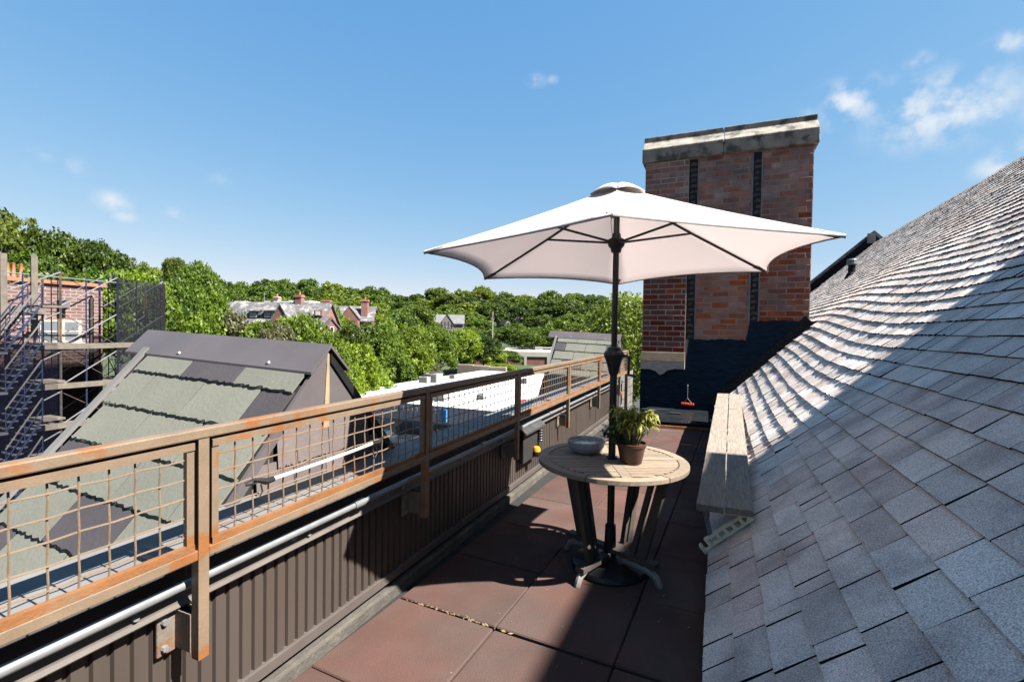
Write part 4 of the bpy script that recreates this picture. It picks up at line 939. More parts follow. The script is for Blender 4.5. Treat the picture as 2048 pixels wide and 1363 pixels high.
# stair tower on the outside: flights with treads and handrails
sx0, sx1 = XO + .35, XO + 1.15
ysl, ysr = onx(10, 700, sx1)[1], onx(84, 700, sx1)[1]
for k in range(6):
    z0 = onx(14, 702 + 80 * k, sx1)[2]; z1 = z0 + 1.35
    for x in (sx0, sx1):
        scp(MB().beam((x, ysl, z0), (x, ysr, z1), .03, .05), 'stair_stringer', sblue)
        scp(MB().tube([(x, ysl, z0 + .62), (x, ysr, z1 + .62)], .02, 5), 'stair_handrail', sgal if x == sx1 else sblue)
        scp(MB().tube([(x, ysl, z0 + .32), (x, ysr, z1 + .32)], .016, 5), 'stair_handrail', sblue)
        for t in (0, .5, 1): scp(MB().tube([(x, ysl + (ysr - ysl) * t, z0 + (z1 - z0) * t), (x, ysl + (ysr - ysl) * t, z0 + (z1 - z0) * t + .62)], .016, 4), 'baluster', sblue)
    for t in range(8):
        yy, zz = ysl + (ysr - ysl) * (t + .5) / 8, z0 + (z1 - z0) * (t + .5) / 8
        scp(MB().box(sx0, sx1, yy - .12, yy + .12, zz - .02, zz + .01), 'tread', mat('tread_dark', (.09, .095, .11), rough=.6))
    scp(MB().box(sx0 - .1, sx1 + .1, ysl - 1.0, ysl + .02, z0 - .08, z0 - .02), 'landing', mat('tread_dark', (.09, .095, .11)))
    scp(MB().box(sx0 - .1, sx1 + .1, ysr - .02, ysr + .5, z1 - .08, z1 - .02), 'landing', splank)
# debris netting
n1 = MB().add([(XO + .06, YS[3] - .05, LEV[-1]), (XO + .06, YS[4] + .05, LEV[-1]), (XO + .06, YS[4] + .05, STOP - .05), (XO + .06, YS[3] - .05, STOP + .02)], [(0, 1, 2, 3)])
n1.add([(XO + .06, YS[4] + .05, LEV[-1]), (XI, YS[4] + .05, LEV[-1]), (XI, YS[4] + .05, STOP - .1), (XO + .06, YS[4] + .05, STOP - .05)], [(0, 1, 2, 3)])
tag(n1.build('debris_net', netmat('black_net', (.012, .012, .016), .62)), 'sheer black debris net on the end bay of the scaffolding', 'net')
n2 = MB().add([(XI - .08, YS[0], GZ + .1), (XI - .08, YS[3], GZ + .1), (XI - .08, YS[3], LEV[1] - .12), (XI - .08, YS[0], LEV[1] - .12)], [(0, 1, 2, 3)])
tag(n2.build('debris_net', netmat('dark_net', (.014, .013, .015), .80)), 'dark debris net behind the lower scaffold decks', 'net')
n3 = MB().add([(sx1 + .15, YS[0], GZ + .1), (sx1 + .15, ysr + .3, GZ + .1), (sx1 + .15, ysr + .3, LEV[1] + .4), (sx1 + .15, YS[0], LEV[1] + .4)], [(0, 1, 2, 3)])
tag(n3.build('debris_net', netmat('bluish_net', (.006, .007, .014), .30)), 'bluish sheer net hanging outside the scaffold stairs', 'net')

# ================================================================== FLAT-ROOFED BUILDINGS AND THE LOT
fr = thing('white_roof_store', 'long low store with a bright white flat roof below the railing', 'building', loc=(-28, 50, GZ))
def fpart(mb, n, mt, parent=None, **k):
    o = mb.build(n, mt, parent or fr, **k)
    if parent is None: o.location = -Vector(fr.location)
    return o
RZ = -5.5; SX0, SX1, SY0, SY1 = -37.8, -15.6, 36.4, 74
gw = mat('store_grey_wall', (.20, .195, .21), rough=.8, var=.15, scale=.6); roofw = mat('white_roof_membrane', (.80, .79, .77), rough=.7, var=.08, scale=.6, patch=(.5, .48, .45), pscale=.5, pthr=(.58, .7), pamt=.5)
fpart(MB().box(SX0, SX1, SY0, SY1, GZ, RZ - .25), 'wall', gw)
fpart(MB().box(SX0 + .2, SX1 - .2, SY0 + .2, SY1 - .2, RZ - .26, RZ), 'roof', roofw)
pale = mat('store_parapet', (.36, .35, .38), rough=.7, var=.12)
for a in ((SX0 - .05, SX1 + .05, SY0 - .08, SY0 + .25, RZ - 1.35, RZ + .12), (SX0 - .05, SX1 + .05, SY1 - .25, SY1 + .05, RZ - .8, RZ - .10), (SX0 - .07, SX0 + .25, SY0 + .26, SY1 - .26, RZ - .8, RZ - .10), (SX1 - .25, SX1 + .07, SY0 + .26, SY1 - .26, RZ - 1.1, RZ + .12)):
    fpart(MB().box(*a), 'parapet', pale)
    fpart(MB().box(a[0] - .03, a[1] + .03, a[2] - .03, a[3] + .03, a[5] + .002, a[5] + .07), 'parapet_cap', white_m)
x = SX0 + 1.2
for k in range(5):
    fpart(MB().box(x, x + 3.2, SY0 - .06, SY0, GZ + .35, RZ - 1.5), 'window', glassmat('store_glass', (.03, .04, .05))); x += 4.4
for k in range(14): fpart(MB().box(SX0 + 9 + k * .5, SX0 + 9.2 + k * .5, SY0 - .14, SY0 - .08, RZ - 1.2, RZ - .1), 'corrugation_rib', pale)
fpart(MB().box(-22.6, -21.9, SY0 - .35, SY0 - .1, RZ - 1.15, RZ - .05), 'sign_panel', mat('blue_sign', (.05, .2, .45), rough=.4))
fpart(MB().tube([(SX1 - 1, 40, RZ + .35), (SX1 - 1, 41.4, RZ + .35)], .3, 10), 'red_tank', mat('red_paint', (.5, .04, .03), rough=.4))
def ac_unit(u, v, w, label):
    p = onz(u, v, RZ); t = thing('rooftop_unit', label, 'air conditioner', 'rooftop units on the white roof', loc=(p[0], p[1], RZ - .005))
    MB().box(-w / 2, w / 2, -w * .4, w * .4, .08, w * .62).build('cabinet', mat('unit_grey', (.34, .33, .31), rough=.6, var=.2), t, bevel=.03)
    MB().lathe([(0, w * .62), (w * .3, w * .62), (w * .3, w * .72), (w * .26, w * .72), (w * .26, w * .64), (0, w * .64)], 16).build('fan_ring', mat('unit_dark', (.08, .08, .08)), t)
    for k in range(4): MB().box(-w * .42, w * .42, -w * .41, -w * .4, .16 + k * w * .11, .16 + k * w * .11 + w * .05).build('louvre', mat('unit_dark', (.08, .08, .08)), t)
    for sx in (-1, 1): MB().box(sx * w * .4 - .06, sx * w * .4 + .06, -w * .4, w * .4, 0, .085).build('skid', mat('unit_dark', (.08, .08, .08)), t)
ac_unit(867, 764, 1.9, 'pale boxy rooftop unit with a brown duct near the roof edge'); ac_unit(850, 765, 1.3, 'small brownish rooftop unit beside the larger one')
ac_unit(906, 757, .9, 'small white rooftop vent unit standing alone'); ac_unit(880, 800, 1.6, 'grey rooftop unit behind the railing mesh near the store front'); ac_unit(870, 798, 1.1, 'low rooftop unit tucked beside the grey one')
ac_unit(1048, 767, 1.0, 'dark narrow rooftop unit near the far dormer'); ac_unit(962, 798, .8, 'little grey rooftop box in the middle of the white roof')

def car(x, y, rz, col, label):
    t = thing('parked_car', label, 'car', 'cars parked by the store', loc=(x, y, GZ + .02), rz=rz)
    body = mat('car_paint_' + label.split()[0], col, rough=.25, var=.05, spec=.6)
    sec = [(-2.15, .55, .35, .80), (-1.9, .78, .30, .98), (-1.0, .86, .28, 1.02), (.9, .86, .28, .98), (1.8, .80, .30, .86), (2.15, .55, .36, .72)]
    mb = MB()
    for (xx, hw, zl, zh) in sec: mb.v += [(xx, -hw, zl), (xx, hw, zl), (xx, hw, zh * .9), (xx, hw * .9, zh), (xx, -hw * .9, zh), (xx, -hw, zh * .9)]
    for i in range(5):
        for k in range(6): mb.f.append((i * 6 + k, i * 6 + (k + 1) % 6, i * 6 + 6 + (k + 1) % 6, i * 6 + 6 + k))
    mb.f += [tuple(range(6)), tuple(range(30, 36))]
    mb.build('body', body, t, smooth=True)
    MB().hexa([(-1.75, -.74, .98), (.95, -.74, .96), (.95, .74, .96), (-1.75, .74, .98), (-1.25, -.60, 1.42), (.20, -.60, 1.42), (.20, .60, 1.42), (-1.25, .60, 1.42)]).build('cabin_glass', glassmat(), t)
    MB().box(-1.22, .18, -.62, .62, 1.40, 1.46).build('roof', body, t, bevel=.03)
    for xx in (-1.3, 1.3):
        for sy in (-1, 1):
            w = MB().tube([(xx, sy * .70, .32), (xx, sy * .88, .32)], .32, 16).build('wheel', mat('tyre', (.02, .02, .02), rough=.8), t)
            MB().tube([(xx, sy * .881, .32), (xx, sy * .89, .32)], .19, 12).build('rim', galv, w)
    for sy in (-.6, .6):
        MB().box(2.02, 2.12, sy - .16, sy + .16, .60, .72).build('headlight', white_m, t); MB().box(-2.13, -2.03, sy - .16, sy + .16, .66, .80).build('tail_light', mat('red_lens', (.4, .02, .02), rough=.3), t)
p = onz(812, 880, GZ); car(p[0], p[1] - 3.2, R(8), (.02, .035, .06), 'dark blue car parked against the store front')
p = onz(850, 886, GZ); car(p[0] + 1.2, p[1] - 3.6, R(4), (.015, .015, .016), 'black car parked beside the dark blue one')
p = onz(912, 872, GZ); car(p[0], p[1] - 2.6, R(0), (.4, .4, .42), 'silver car parked near the yellow bollards')
for bi, (u, v) in enumerate(((864, 885), (873, 882), (970, 846), (984, 838))):
    p = onz(u, v, GZ); bo_ = thing('bollard', 'yellow bollard beside the black car' if bi < 2 else 'yellow bollard at the bright end of the store front', 'bollard', 'yellow bollards by the store', loc=(p[0], p[1] - 3, GZ + .02))
    MB().lathe([(0, 0), (.1, 0), (.1, .95), (.08, 1.03), (0, 1.06)], 10).build('post', mat('bollard_yellow', (.75, .52, .03), rough=.5), bo_, smooth=True); MB().lathe([(.0, 0), (.18, 0), (.18, .03), (0, .04)], 10).build('base_plate', galv, bo_)

# brick building with a gravel roof beyond, block wall, pole, half-timbered house
fb = thing('flat_brick_building', 'low brick building with a pale flat roof beyond the bushes', 'building', loc=tuple(atd(1060, 740, 118)))
p0 = atd(1045, 735, 112); gz2 = p0[2] - 1
c1 = atd(1040, 704, 112); c2 = atd(1200, 712, 112)
dirv = Vector(c2) - Vector(c1); dirv.z = 0; dirv.normalize(); back = Vector((-dirv.y, dirv.x, 0))
A = Vector((c1[0], c1[1], 0)) - dirv * 12; zt = c1[2]
def fbp(pts, ex, n, mt): o = MB().prism(pts, ex).build(n, mt, fb); o.location = -Vector(fb.location); return o
Lb = 42
rect = lambda z, o=0: [A - dirv * o - back * o + V(0, 0, z), A + dirv * (Lb + o) - back * o + V(0, 0, z), A + dirv * (Lb + o) + back * (30 + o) + V(0, 0, z), A - dirv * o + back * (30 + o) + V(0, 0, z)]
fbp(rect(gz2 - 3), (0, 0, zt - gz2 + 2), 'wall', mat('dull_brick_far', (.20, .085, .07), rough=.9, var=.2, scale=.8))
fbp(rect(zt - 1, .25), (0, 0, 1.1), 'fascia', mat('pale_fascia', (.40, .39, .34), rough=.8)); fbp(rect(zt + .1, -.3), (0, 0, .08), 'roof', mat('pale_gravel_roof', (.48, .45, .42), rough=.9, var=.2, scale=.3))
for q in (.05, .32, .62): fbp([A + dirv * (12 + q * 20) - back * .05 + V(0, 0, gz2 - 3), A + dirv * (12.6 + q * 20) - back * .05 + V(0, 0, gz2 - 3), A + dirv * (12.6 + q * 20) - back * .05 + V(0, 0, zt - 1), A + dirv * (12 + q * 20) - back * .05 + V(0, 0, zt - 1)], back * -.2, 'pilaster', mat('pale_fascia', (.40, .39, .34)))
for q in (.3, .5): fbp([A + dirv * (10 + q * 20) + back * 10 + V(0, 0, zt + .15), A + dirv * (12 + q * 20) + back * 10 + V(0, 0, zt + .15), A + dirv * (12 + q * 20) + back * 11 + V(0, 0, zt + .15), A + dirv * (10 + q * 20) + back * 11 + V(0, 0, zt + .15)], (0, 0, .9), 'roof_vent', mat('unit_grey', (.34, .33, .31)))
bw = thing('block_wall', 'short tan concrete block wall at the foot of the bushes', 'wall', loc=tuple(atd(964, 738, 84)))
for k in range(3): o = MB().box(-4.6 + k * 3.05, -1.6 + k * 3.05, -.3, .3, -1.6, .75 - k * .12).build('block', mat('tan_block', (.36, .30, .24), rough=.9, var=.2), bw, bevel=.04)
bw.rotation_euler = (0, 0, R(8))
up_ = thing('utility_pole', 'weathered grey utility pole in front of the dark trees', 'pole', loc=(*atd(985, 675, 130)[:2], ground_z(*atd(985, 675, 130)[:2]) - .2))
hh = atd(983, 623, 130)[2] - up_.location.z
MB().tube([(0, 0, 0), (0, 0, hh)], [.2, .14], 8).build('shaft', mat('grey_pole_wood', (.34, .31, .27), rough=.9), up_); MB().box(-1.1, 1.1, -.06, .06, hh - 1.0, hh - .85).build('crossarm', mat('grey_pole_wood', (.34, .31, .27)), up_)

# houses -------------------------------------------------------------
slate_r = mat('patched_old_slate', (.125, .122, .127), rough=.8, var=.3, scale=.7, patch=(.34, .32, .31), pscale=1.1, pthr=(.52, .62), pamt=.8, grain=.2, gscale=3)
red_b = brickmat('mansion_brick', (.15, .055, .042), (.115, .043, .033), (.18, .15, .135), .5, .16, 'X')
def gable_roof(t, x0, x1, y0, y1, ze, zr, along='x', over=.35, mt=None, wall=None, zb=-8, nm=('wall', 'roof_slope')):
    """walls to the ground, gable ends, two roof slopes with thickness"""
    mt = mt or slate_r; wall = wall or red_b
    if along == 'x':
        ym = (y0 + y1) / 2; MB().prism([(x0, y0, zb), (x0, y1, zb), (x0, y1, ze), (x0, ym, zr), (x0, y0, ze)], (x1 - x0, 0, 0)).build(nm[0], wall, t)
        k = (zr - ze) / (ym - y0)
        for s_, ya in ((1, y0), (-1, y1)):
            MB().prism([(x0 - over, ya - s_ * over, ze - k * over), (x0 - over, ym, zr), (x0 - over, ym, zr + .22), (x0 - over, ya - s_ * over, ze - k * over + .22)], (x1 - x0 + 2 * over, 0, 0)).build(nm[1], mt, t)
    else:
        xm = (x0 + x1) / 2; MB().prism([(x0, y0, zb), (x1, y0, zb), (x1, y0, ze), (xm, y0, zr), (x0, y0, ze)], (0, y1 - y0, 0)).build(nm[0], wall, t)
        k = (zr - ze) / (xm - x0)
        for s_, xa in ((1, x0), (-1, x1)):
            MB().prism([(xa - s_ * over, y0 - over * .4, ze - k * over), (xm, y0 - over * .4, zr), (xm, y0 - over * .4, zr + .22), (xa - s_ * over, y0 - over * .4, ze - k * over + .22)], (0, y1 - y0 + over, 0)).build(nm[1], mt, t)
def hwin(t, x0, x1, y, z0, z1, mt=None):
    w = MB().box(x0, x1, y - .08, y + .05, z0, z1).build('window', white_m, t)
    n = max(1, int((x1 - x0) / .8))
    for k in range(n): g = (x1 - x0) / n; MB().box(x0 + k * g + .08, x0 + (k + 1) * g - .08, y - .10, y - .07, z0 + .08, z1 - .08).build('pane', mt or glassmat(), w)
def stack(t, x, y, z0, z1, w, mt=None, pots=True):
    c = MB().box(x - w / 2, x + w / 2, y - w / 2, y + w / 2, z0, z1).build('chimney', mt or red_b, t)
    MB().box(x - w * .6, x + w * .6, y - w * .6, y + w * .6, z1 - .35, z1 - .1).build('chimney_cap', mat('clay_pot', (.42, .16, .09)), c)
    if pots: MB().lathe([(0, z1), (.16, z1), (.14, z1 + .45), (0, z1 + .45)], 8, (x, y, 0)).build('chimney_pot', mat('clay_pot', (.42, .16, .09)), c)
def hrz(u, d): p = atd(u, 662, d); return p
def zof(u, v, d): return atd(u, v, d)[2]
VIEW = math.atan2(CM[1, 2], CM[0, 2]) - math.pi / 2     # heading of the view: local +y points away from the eye
def hx_(u, d, u0): return (u - u0) / F * d
d = 70; U0 = 545; p = hrz(U0, d)
mh = thing('slate_mansion', 'long brick mansion with a patchy grey slate roof and dormers among trees', 'house', loc=(p[0], p[1], 0), rz=VIEW + R(-6))
zr, ze = zof(540, 605, d), zof(540, 646, d)
gable_roof(mh, hx_(432, d, U0), hx_(648, d, U0), 0, 5.2, ze, zr)
gx_ = hx_(574, d, U0); gable_roof(mh, gx_ - 1.75, gx_ + 1.75, -1.6, 2.6, ze - .35, zof(575, 611, d), 'y', over=.25)
hwin(mh, gx_ - .5, gx_ + .5, -1.6, ze - .6, ze + .6)
for u, w in ((501, .75), (545, 1.65)):
    x = hx_(u, d, U0); zb, ztp = zof(u, 636, d), zof(u, 620, d)
    dr = MB().prism([(x - w, .35, zb), (x - w, 1.6, zb), (x - w, 1.9, ztp + .2), (x - w, .35, ztp - .1)], (2 * w, 0, 0)).build('dormer', mat('dormer_dark', (.06, .055, .055)), mh)
    n = 1 if w < 1 else 3
    for k in range(n): MB().box(x - w + .15 + k * (2 * w - .3) / n, x - w + .05 + (k + 1) * (2 * w - .3) / n, .30, .36, zb + .15, ztp - .25).build('dormer_window', mat('pale_pane', (.4, .42, .44), rough=.3), dr)
    MB().prism([(x - w - .2, .1, ztp - .15), (x - w - .2, 2.2, ztp + .5), (x - w - .2, 2.2, ztp + .62), (x - w - .2, .1, ztp)], (2 * w + .4, 0, 0)).build('dormer_roof', slate_r, dr)
x = hx_(637, d, U0); dr = MB().box(x - .6, x + .6, .4, 2, zof(637, 632, d), zof(637, 620, d)).build('dormer', red_b, mh)
MB().box(x - .35, x + .35, .36, .42, zof(637, 630, d), zof(637, 622, d)).build('dormer_window', white_m, dr)
for k in range(5): hwin(mh, hx_(450 + k * 24, d, U0), hx_(460 + k * 24, d, U0), 0, ze - 2.2, ze - .7)
stack(mh, hx_(580, d, U0), 2.8, zr - .8, zof(580, 587, d), .95); stack(mh, hx_(527, d, U0), 3.2, zr - .6, zof(527, 590, d), .75, white_m)
MB().box(hx_(500, d, U0), hx_(560, d, U0), 3.0, 6.5, zr - 1, zr + .45).build('flat_penthouse', white_m, mh); MB().box(hx_(552, d, U0), hx_(598, d, U0), 3.2, 6.5, zr - 1, zr + .55).build('flat_penthouse', white_m, mh)
MB().tube([(hx_(500, d, U0), 3, zr), (hx_(500, d, U0), 3, zof(500, 580, d))], .06, 6).build('mast', galv, mh)
d = 62; U0 = 662; p = hrz(U0, d)
sg = thing('small_gabled_house', 'small steep brick gable end with one window among the trees', 'house', loc=(p[0], p[1], 0), rz=VIEW + R(24))
gable_roof(sg, -1.4, 1.4, -2, 4, zof(U0, 665, d), zof(U0, 638, d), 'y'); hwin(sg, -.25, .25, -2, zof(U0, 664, d), zof(U0, 653, d))
d = 86; U0 = 705; p = hrz(U0, d)
mb_ = thing('gabled_brick_house', 'brick house with pale slate roof and a tall red chimney behind trees', 'house', loc=(p[0], p[1], 0), rz=VIEW + R(4))
gable_roof(mb_, hx_(664, d, U0), hx_(742, d, U0), 0, 6, zof(U0, 640, d), zof(U0, 613, d)); gx_ = hx_(703, d, U0)
gable_roof(mb_, gx_ - 1.5, gx_ + 1.5, -1.5, 3, zof(U0, 635, d), zof(U0, 614, d), 'y', over=.2); stack(mb_, hx_(726, d, U0), 1.2, 0, zof(726, 598, d), 1.15); stack(mb_, hx_(644, d, U0), 3, 0, zof(644, 598, d), 1.3, None, False)
gable_roof(mb_, hx_(668, d, U0), hx_(690, d, U0), -3, 3, zof(680, 650, d), zof(680, 632, d), 'x', over=.2)
d = 78; U0 = 462; p = hrz(U0, d)
lh = thing('flat_white_house', 'low white and slate roofed building left of the mansion', 'house', loc=(p[0], p[1], 0), rz=VIEW + R(-4))
gable_roof(lh, hx_(428, d, U0), hx_(492, d, U0), -2, 4, zof(U0, 640, d), zof(U0, 618, d)); MB().box(hx_(425, d, U0), hx_(480, d, U0), 3, 9, -8, zof(U0, 606, d)).build('white_block', white_m, lh); MB().box(hx_(436, d, U0), hx_(456, d, U0), 4, 6, 3, zof(U0, 599, d)).build('roof_hut', white_m, lh)
hwin(lh, hx_(468, d, U0), hx_(476, d, U0), -2, zof(U0, 652, d), zof(U0, 643, d))
d = 128; U0 = 894; p = hrz(U0, d)
th = thing('half_timbered_house', 'half-timbered house with a pale roof in front of the dark woods', 'house', loc=(p[0], p[1], 0), rz=VIEW + R(5))
stucco = mat('cream_stucco', (.20, .185, .165), rough=.9)
gable_roof(th, hx_(862, d, U0), hx_(926, d, U0), 0, 6, zof(U0, 646, d), zof(U0, 630, d), mt=mat('pale_roof', (.16, .16, .165), var=.2, scale=.6), wall=stucco); gx_ = hx_(894, d, U0)
gable_roof(th, gx_ - 2, gx_ + 2, -1.2, 3, zof(U0, 650, d), zof(U0, 629, d), 'y', over=.3, mt=mat('dark_roof', (.05, .05, .055)), wall=stucco)
for q in (-1.3, -.45, .45, 1.3): MB().box(gx_ + q - .08, gx_ + q + .08, -1.28, -1.2, zof(U0, 656, d), zof(U0, 643, d)).build('timber', mat('dark_timber', (.04, .03, .025)), th)
MB().box(gx_ - 2, gx_ + 2, -1.29, -1.21, zof(U0, 651, d) - .1, zof(U0, 651, d) + .1).build('timber', mat('dark_timber', (.04, .03, .025)), th); hwin(th, gx_ - .9, gx_ + .9, -1.2, zof(U0, 655, d), zof(U0, 652, d))
d = 165; U0 = 1016; p = hrz(U0, d)
wh = thing('white_gabled_house', 'white gabled house half hidden in the dark trees', 'house', loc=(p[0], p[1], 0), rz=VIEW + R(20))
gable_roof(wh, -1.2, 1.2, 0, 8, zof(U0, 648, d), zof(U0, 640, d), 'y', mt=mat('dark_roof', (.05, .05, .055)), wall=stucco); hwin(wh, -.6, .6, 0, zof(U0, 652, d), zof(U0, 644, d))

# ================================================================== TREES
def crown_mesh(seed, nclump, nleaf, leaf, top=1.0, spread=1.0):
    g = np.random.default_rng(seed)
    d = g.normal(size=(nclump, 3)); d /= np.linalg.norm(d, axis=1)[:, None]; d[:, 2] = np.where(d[:, 2] < -.55, -d[:, 2], d[:, 2])
    rr = g.uniform(.35, 1, nclump) ** .5
    cr = g.uniform(.06, .135, nclump)
    cen = np.c_[d[:, 0] * rr * (.5 - cr * .8) * spread, d[:, 1] * rr * (.5 - cr * .8) * spread, .57 + d[:, 2] * rr * (.43 - cr * .8) * top]
    w = cr ** 2; w /= w.sum(); idx = g.choice(nclump, nleaf, p=w)
    dd = g.normal(size=(nleaf, 3)); dd /= np.linalg.norm(dd, axis=1)[:, None]
    out = d[idx]; flip = (dd * out).sum(1) < -.35; dd[flip] *= -1
    pos = cen[idx] + dd * (cr[idx] * g.uniform(.55, 1.12, nleaf))[:, None] * np.array([1, 1, .8])
    nor = dd + g.normal(size=(nleaf, 3)) * .85 + np.array([0, 0, .35]); nor /= np.linalg.norm(nor, axis=1)[:, None]
    rnd = g.normal(size=(nleaf, 3)); t = np.cross(nor, rnd); t /= np.linalg.norm(t, axis=1)[:, None]; b = np.cross(nor, t)
    s = (leaf * g.uniform(.55, 1.25, nleaf))[:, None]
    v = np.stack([pos - t * s, pos - b * s * .55, pos + t * s - nor * s * .25, pos + b * s * .55], 1).reshape(-1, 3)
    me = bpy.data.meshes.new('crown'); me.vertices.add(len(v)); me.vertices.foreach_set('co', v.astype('f').ravel())
    me.loops.add(nleaf * 4); me.loops.foreach_set('vertex_index', np.arange(nleaf * 4, dtype='i'))
    me.polygons.add(nleaf); me.polygons.foreach_set('loop_start', np.arange(0, nleaf * 4, 4, dtype='i')); me.update(); me.validate()
    me.materials.append(LEAF['mid']); return me
LEAF = {'dark': leafmat('leaf_dark_green', (.022, .045, .006), (.125, .19, .016)), 'mid': leafmat('leaf_mid_green', (.034, .074, .006), (.215, .325, .022)),
        'bright': leafmat('leaf_bright_green', (.06, .13, .007), (.25, .37, .020)), 'yellow': leafmat('leaf_yellow_green', (.12, .19, .018), (.30, .36, .045)),
        'olive': leafmat('leaf_olive_flowering', (.07, .085, .03), (.26, .25, .12)), 'deep': leafmat('leaf_woods_green', (.028, .060, .006), (.175, .262, .020))}
bark = mat('bark', (.07, .055, .042), rough=.95, var=.4, scale=3)
def trunk_mesh(seed):
    g = random.Random(seed); mb = MB(); mb.tube([(0, 0, -.02), (.01, .0, .25), (.0, .012, .5), (.01, .02, .78)], [.030, .022, .016, .005], 7)
    for k in range(9):
        a = g.random() * 6.28; z0 = g.uniform(.22, .6); r_ = g.uniform(.2, .38); z1 = z0 + g.uniform(.12, .3)
        mb.tube([(0, 0, z0), (r_ * .5 * math.cos(a), r_ * .5 * math.sin(a), z0 + (z1 - z0) * .45), (r_ * math.cos(a), r_ * math.sin(a), z1)], [.012, .008, .003], 5)
    me = mb.mesh('trunk'); me.materials.append(bark); return me
PROTO = {'far': [crown_mesh(10 + i, 75, 4200, .032) for i in range(6)], 'mid': [crown_mesh(30 + i, 120, 9500, .0215) for i in range(5)],
         'near': [crown_mesh(50 + i, 170, 26000, .0120) for i in range(2)], 'loose': [crown_mesh(60 + i, 55, 5500, .023) for i in range(3)], 'bush': [crown_mesh(80 + i, 90, 7000, .026, 1.15) for i in range(3)]}
TRK = [trunk_mesh(i) for i in range(4)]
tcount = 0
def tree(u, vtop, d, wpx, kind, proto, label, group=None, name='tree', base=None, sink=0):
    global tcount; tcount += 1
    p = atd(u, vtop, d); gz = ground_z(p[0], p[1]) if base is None else base; h = p[2] - gz + sink; w = wpx / F * d
    t = thing(name, label, 'tree' if name == 'tree' else 'shrub', group, loc=(p[0], p[1], gz - sink), rz=rng.random() * 6.28)
    pl_ = PROTO[proto]; c = bpy.data.objects.new('crown', pl_[tcount % len(pl_)]); COL.objects.link(c); c.parent = t; chh = min(h, w * (1.3 if proto == 'near' else 1.75)); c.scale = (w, w, chh); c.location = (0, 0, h - chh)
    c.material_slots[0].link = 'OBJECT'; c.material_slots[0].material = LEAF[kind]
    k = bpy.data.objects.new('trunk', TRK[tcount % 4]); COL.objects.link(k); k.parent = t; k.scale = (min(w, h) * .9, min(w, h) * .9, h)
    return t
HL = ['round %s tree crown on the skyline of the wooded hill', '%s tree just below the skyline of the wooded hill', '%s tree half way down the wooded hill', '%s tree low on the wooded hillside', '%s tree at the foot of the wooded hillside']
# wooded hillside: the individual crowns one can pick out, row behind row
SKY_U = [-300, 200, 430, 570, 640, 740, 820, 850, 900, 980, 1040, 1060, 1130, 1200, 1320]; SKY_V = [540, 545, 556, 550, 557, 571, 584, 579, 569, 572, 586, 588, 571, 591, 590]
for row, (d, dv, wp, u0, u1) in enumerate(((238, 0, 66, 400, 1300), (205, 15, 70, 420, 1300), (178, 29, 74, 430, 1300), (154, 44, 78, 440, 1300), (136, 58, 84, 480, 1300))):
    u = u0 + row * 17
    while u < u1:
        if not (row == 4 and (840 < u < 945 or 975 < u < 1045)) and not (row == 3 and 985 < u < 1040):
            vt = np.interp(u, SKY_U, SKY_V) + dv + rng.uniform(-3, 8)
            right = u > 830
            kd = 'dark' if right and row > 0 and rng.random() < .45 else ('mid' if rng.random() < .25 else 'deep')
            tree(u, vt, d + rng.uniform(-6, 6), wp * rng.uniform(.9, 1.3), kd, 'far', HL[row] % ('dark' if kd == 'dark' else 'green'), 'trees of the wooded hillside')
        u += wp * rng.uniform(.55, .8)
for args in ((5, 408, 50, 150, 'dark', 'loose', 'tall loose-crowned dark tree rising highest behind the brick building'), (112, 446, 52, 165, 'dark', 'mid', 'broad dark tree behind the chimney pots of the brick building'),
             (195, 476, 54, 130, 'dark', 'mid', 'dark spreading tree behind the scaffolded roof corner'), (235, 500, 56, 90, 'dark', 'loose', 'thin dark tree beside the spreading one behind the scaffolding'),
             (60, 500, 44, 190, 'mid', 'mid', 'mid green tree directly behind the two upright scaffold boards'), (165, 525, 42, 170, 'bright', 'mid', 'bright green tree just above the brick coping'),
             (262, 522, 44, 150, 'bright', 'mid', 'bright green leafy tree above the netted scaffold bay'), (292, 522, 66, 80, 'mid', 'loose', 'feathery green tree behind the netted scaffold bay'),
             (352, 510, 82, 60, 'dark', 'mid', 'narrow dark spiky tree poking above the others'), (395, 520, 62, 105, 'mid', 'mid', 'tall rounded green tree right of the scaffolding'),
             (350, 545, 52, 130, 'mid', 'mid', 'green tree beside the scaffold net'), (410, 560, 54, 100, 'bright', 'mid', 'light green tree beside the slate mansion'),
             (300, 560, 40, 130, 'mid', 'mid', 'leafy tree seen through the scaffold net'), (350, 600, 46, 130, 'mid', 'mid', 'dense green tree above the grey ridge metal'),
             (735, 610, 92, 120, 'mid', 'mid', 'rounded green tree beside the tall red chimney'), (800, 618, 104, 120, 'mid', 'mid', 'broad green tree in the valley before the hill'),
             (652, 603, 82, 110, 'bright', 'mid', 'bright green tree growing between the two brick houses'), (830, 606, 112, 100, 'deep', 'mid', 'deep green tree at the foot of the hill'),
             (604, 617, 50, 145, 'mid', 'mid', 'dense round green tree in front of the mansion gable'), (700, 640, 60, 90, 'dark', 'mid', 'dark green tree in front of the brick house with tall chimney'),
             (752, 636, 66, 120, 'mid', 'mid', 'big leafy tree behind the slate dormer peak'), (820, 640, 78, 110, 'mid', 'mid', 'leafy tree in the row behind the white roof'),
             (872, 650, 88, 100, 'mid', 'mid', 'green tree in the row below the half-timbered house'), (925, 654, 95, 90, 'bright', 'mid', 'fresh green tree beside the block wall'),
             (968, 665, 100, 80, 'dark', 'mid', 'dark tree next to the utility pole foot'), (1268, 578, 28, 250, 'yellow', 'near', 'sunlit yellow-green tree between the railing end and the chimney'),
             (1230, 640, 30, 190, 'yellow', 'near', 'yellow-green tree behind the umbrella pole')):
    tree(*args)
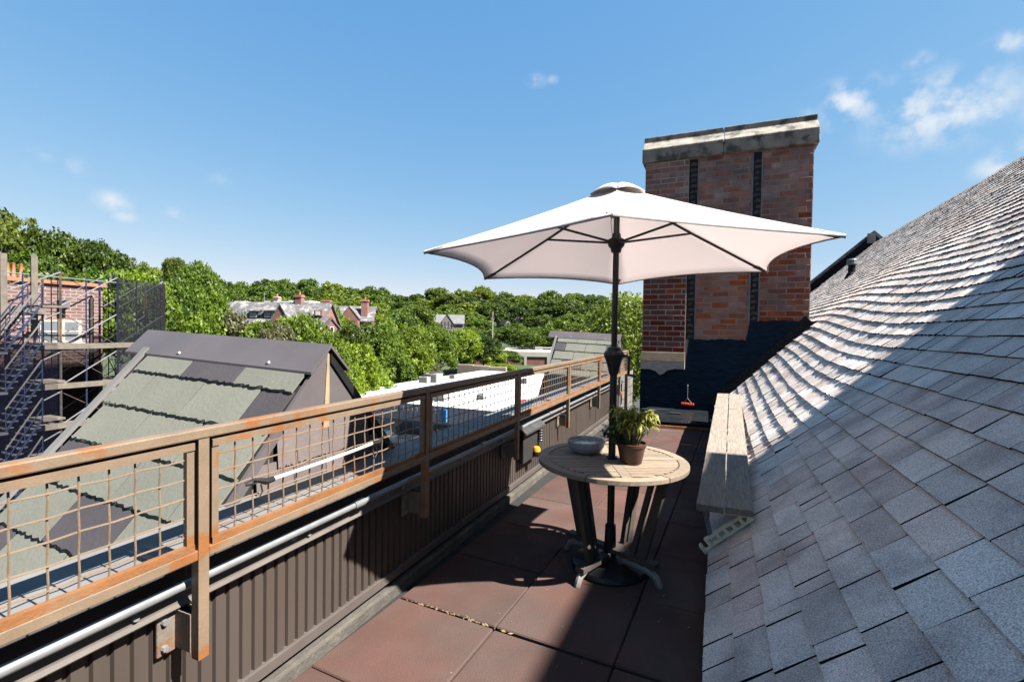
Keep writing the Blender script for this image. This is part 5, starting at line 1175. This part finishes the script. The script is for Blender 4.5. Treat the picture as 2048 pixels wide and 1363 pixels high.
for args in ((420, 622, 46, 120, 'mid', 'bush', 'green shrub behind the grey ridge metal'), (385, 640, 44, 110, 'bright', 'bush', 'light green shrub beside the flowering one'), (465, 630, 47, 120, 'olive', 'bush', 'olive flowering shrub before the mansion'),
             (520, 640, 47, 100, 'mid', 'bush', 'dark leafy shrub under the mansion eave'), (555, 648, 46, 90, 'olive', 'bush', 'pale flowering shrub left of the round tree'), (660, 668, 48, 90, 'mid', 'bush', 'green shrub by the small gable'),
             (715, 684, 54, 110, 'bright', 'bush', 'bright lush shrub behind the dormer apex'), (770, 672, 66, 110, 'mid', 'bush', 'tall green shrub behind the white roof edge'), (745, 730, 56, 110, 'bright', 'bush', 'bright low shrub at the white roof corner'),
             (690, 722, 50, 90, 'bright', 'bush', 'bright vine-like shrub beside the dormer verge'), (830, 680, 77, 90, 'bright', 'bush', 'bright shrub in the hedge behind the store'), (800, 712, 68, 80, 'mid', 'bush', 'green shrub low behind the white roof'),
             (880, 690, 90, 80, 'mid', 'bush', 'leafy shrub in the middle of the hedge'), (925, 688, 98, 80, 'bright', 'bush', 'fresh shrub above the block wall'), (980, 690, 100, 90, 'mid', 'bush', 'rounded shrub in front of the flat brick building'),
             (1015, 700, 104, 70, 'mid', 'bush', 'small rounded shrub at the corner of the flat brick building'), (855, 722, 80, 70, 'olive', 'bush', 'reddish olive shrub at the white roof edge'), (1000, 728, 88, 100, 'bright', 'bush', 'low pale shrub along the block wall'),
             (1060, 660, 128, 90, 'deep', 'bush', 'dark shrub behind the flat brick building'), (1110, 655, 130, 100, 'deep', 'bush', 'large dark shrub behind the far dormer'), (1160, 650, 128, 100, 'dark', 'bush', 'dark shrub left of the umbrella pole'), (1030, 646, 140, 80, 'deep', 'bush', 'green shrub beside the white gabled house'), (1003, 655, 138, 60, 'deep', 'bush', 'small green shrub below the white gabled house'), (945, 655, 124, 80, 'deep', 'bush', 'dark shrub beside the half-timbered house'), (840, 640, 118, 70, 'mid', 'bush', 'green shrub left of the half-timbered house')):
    tree(*args, name='shrub')
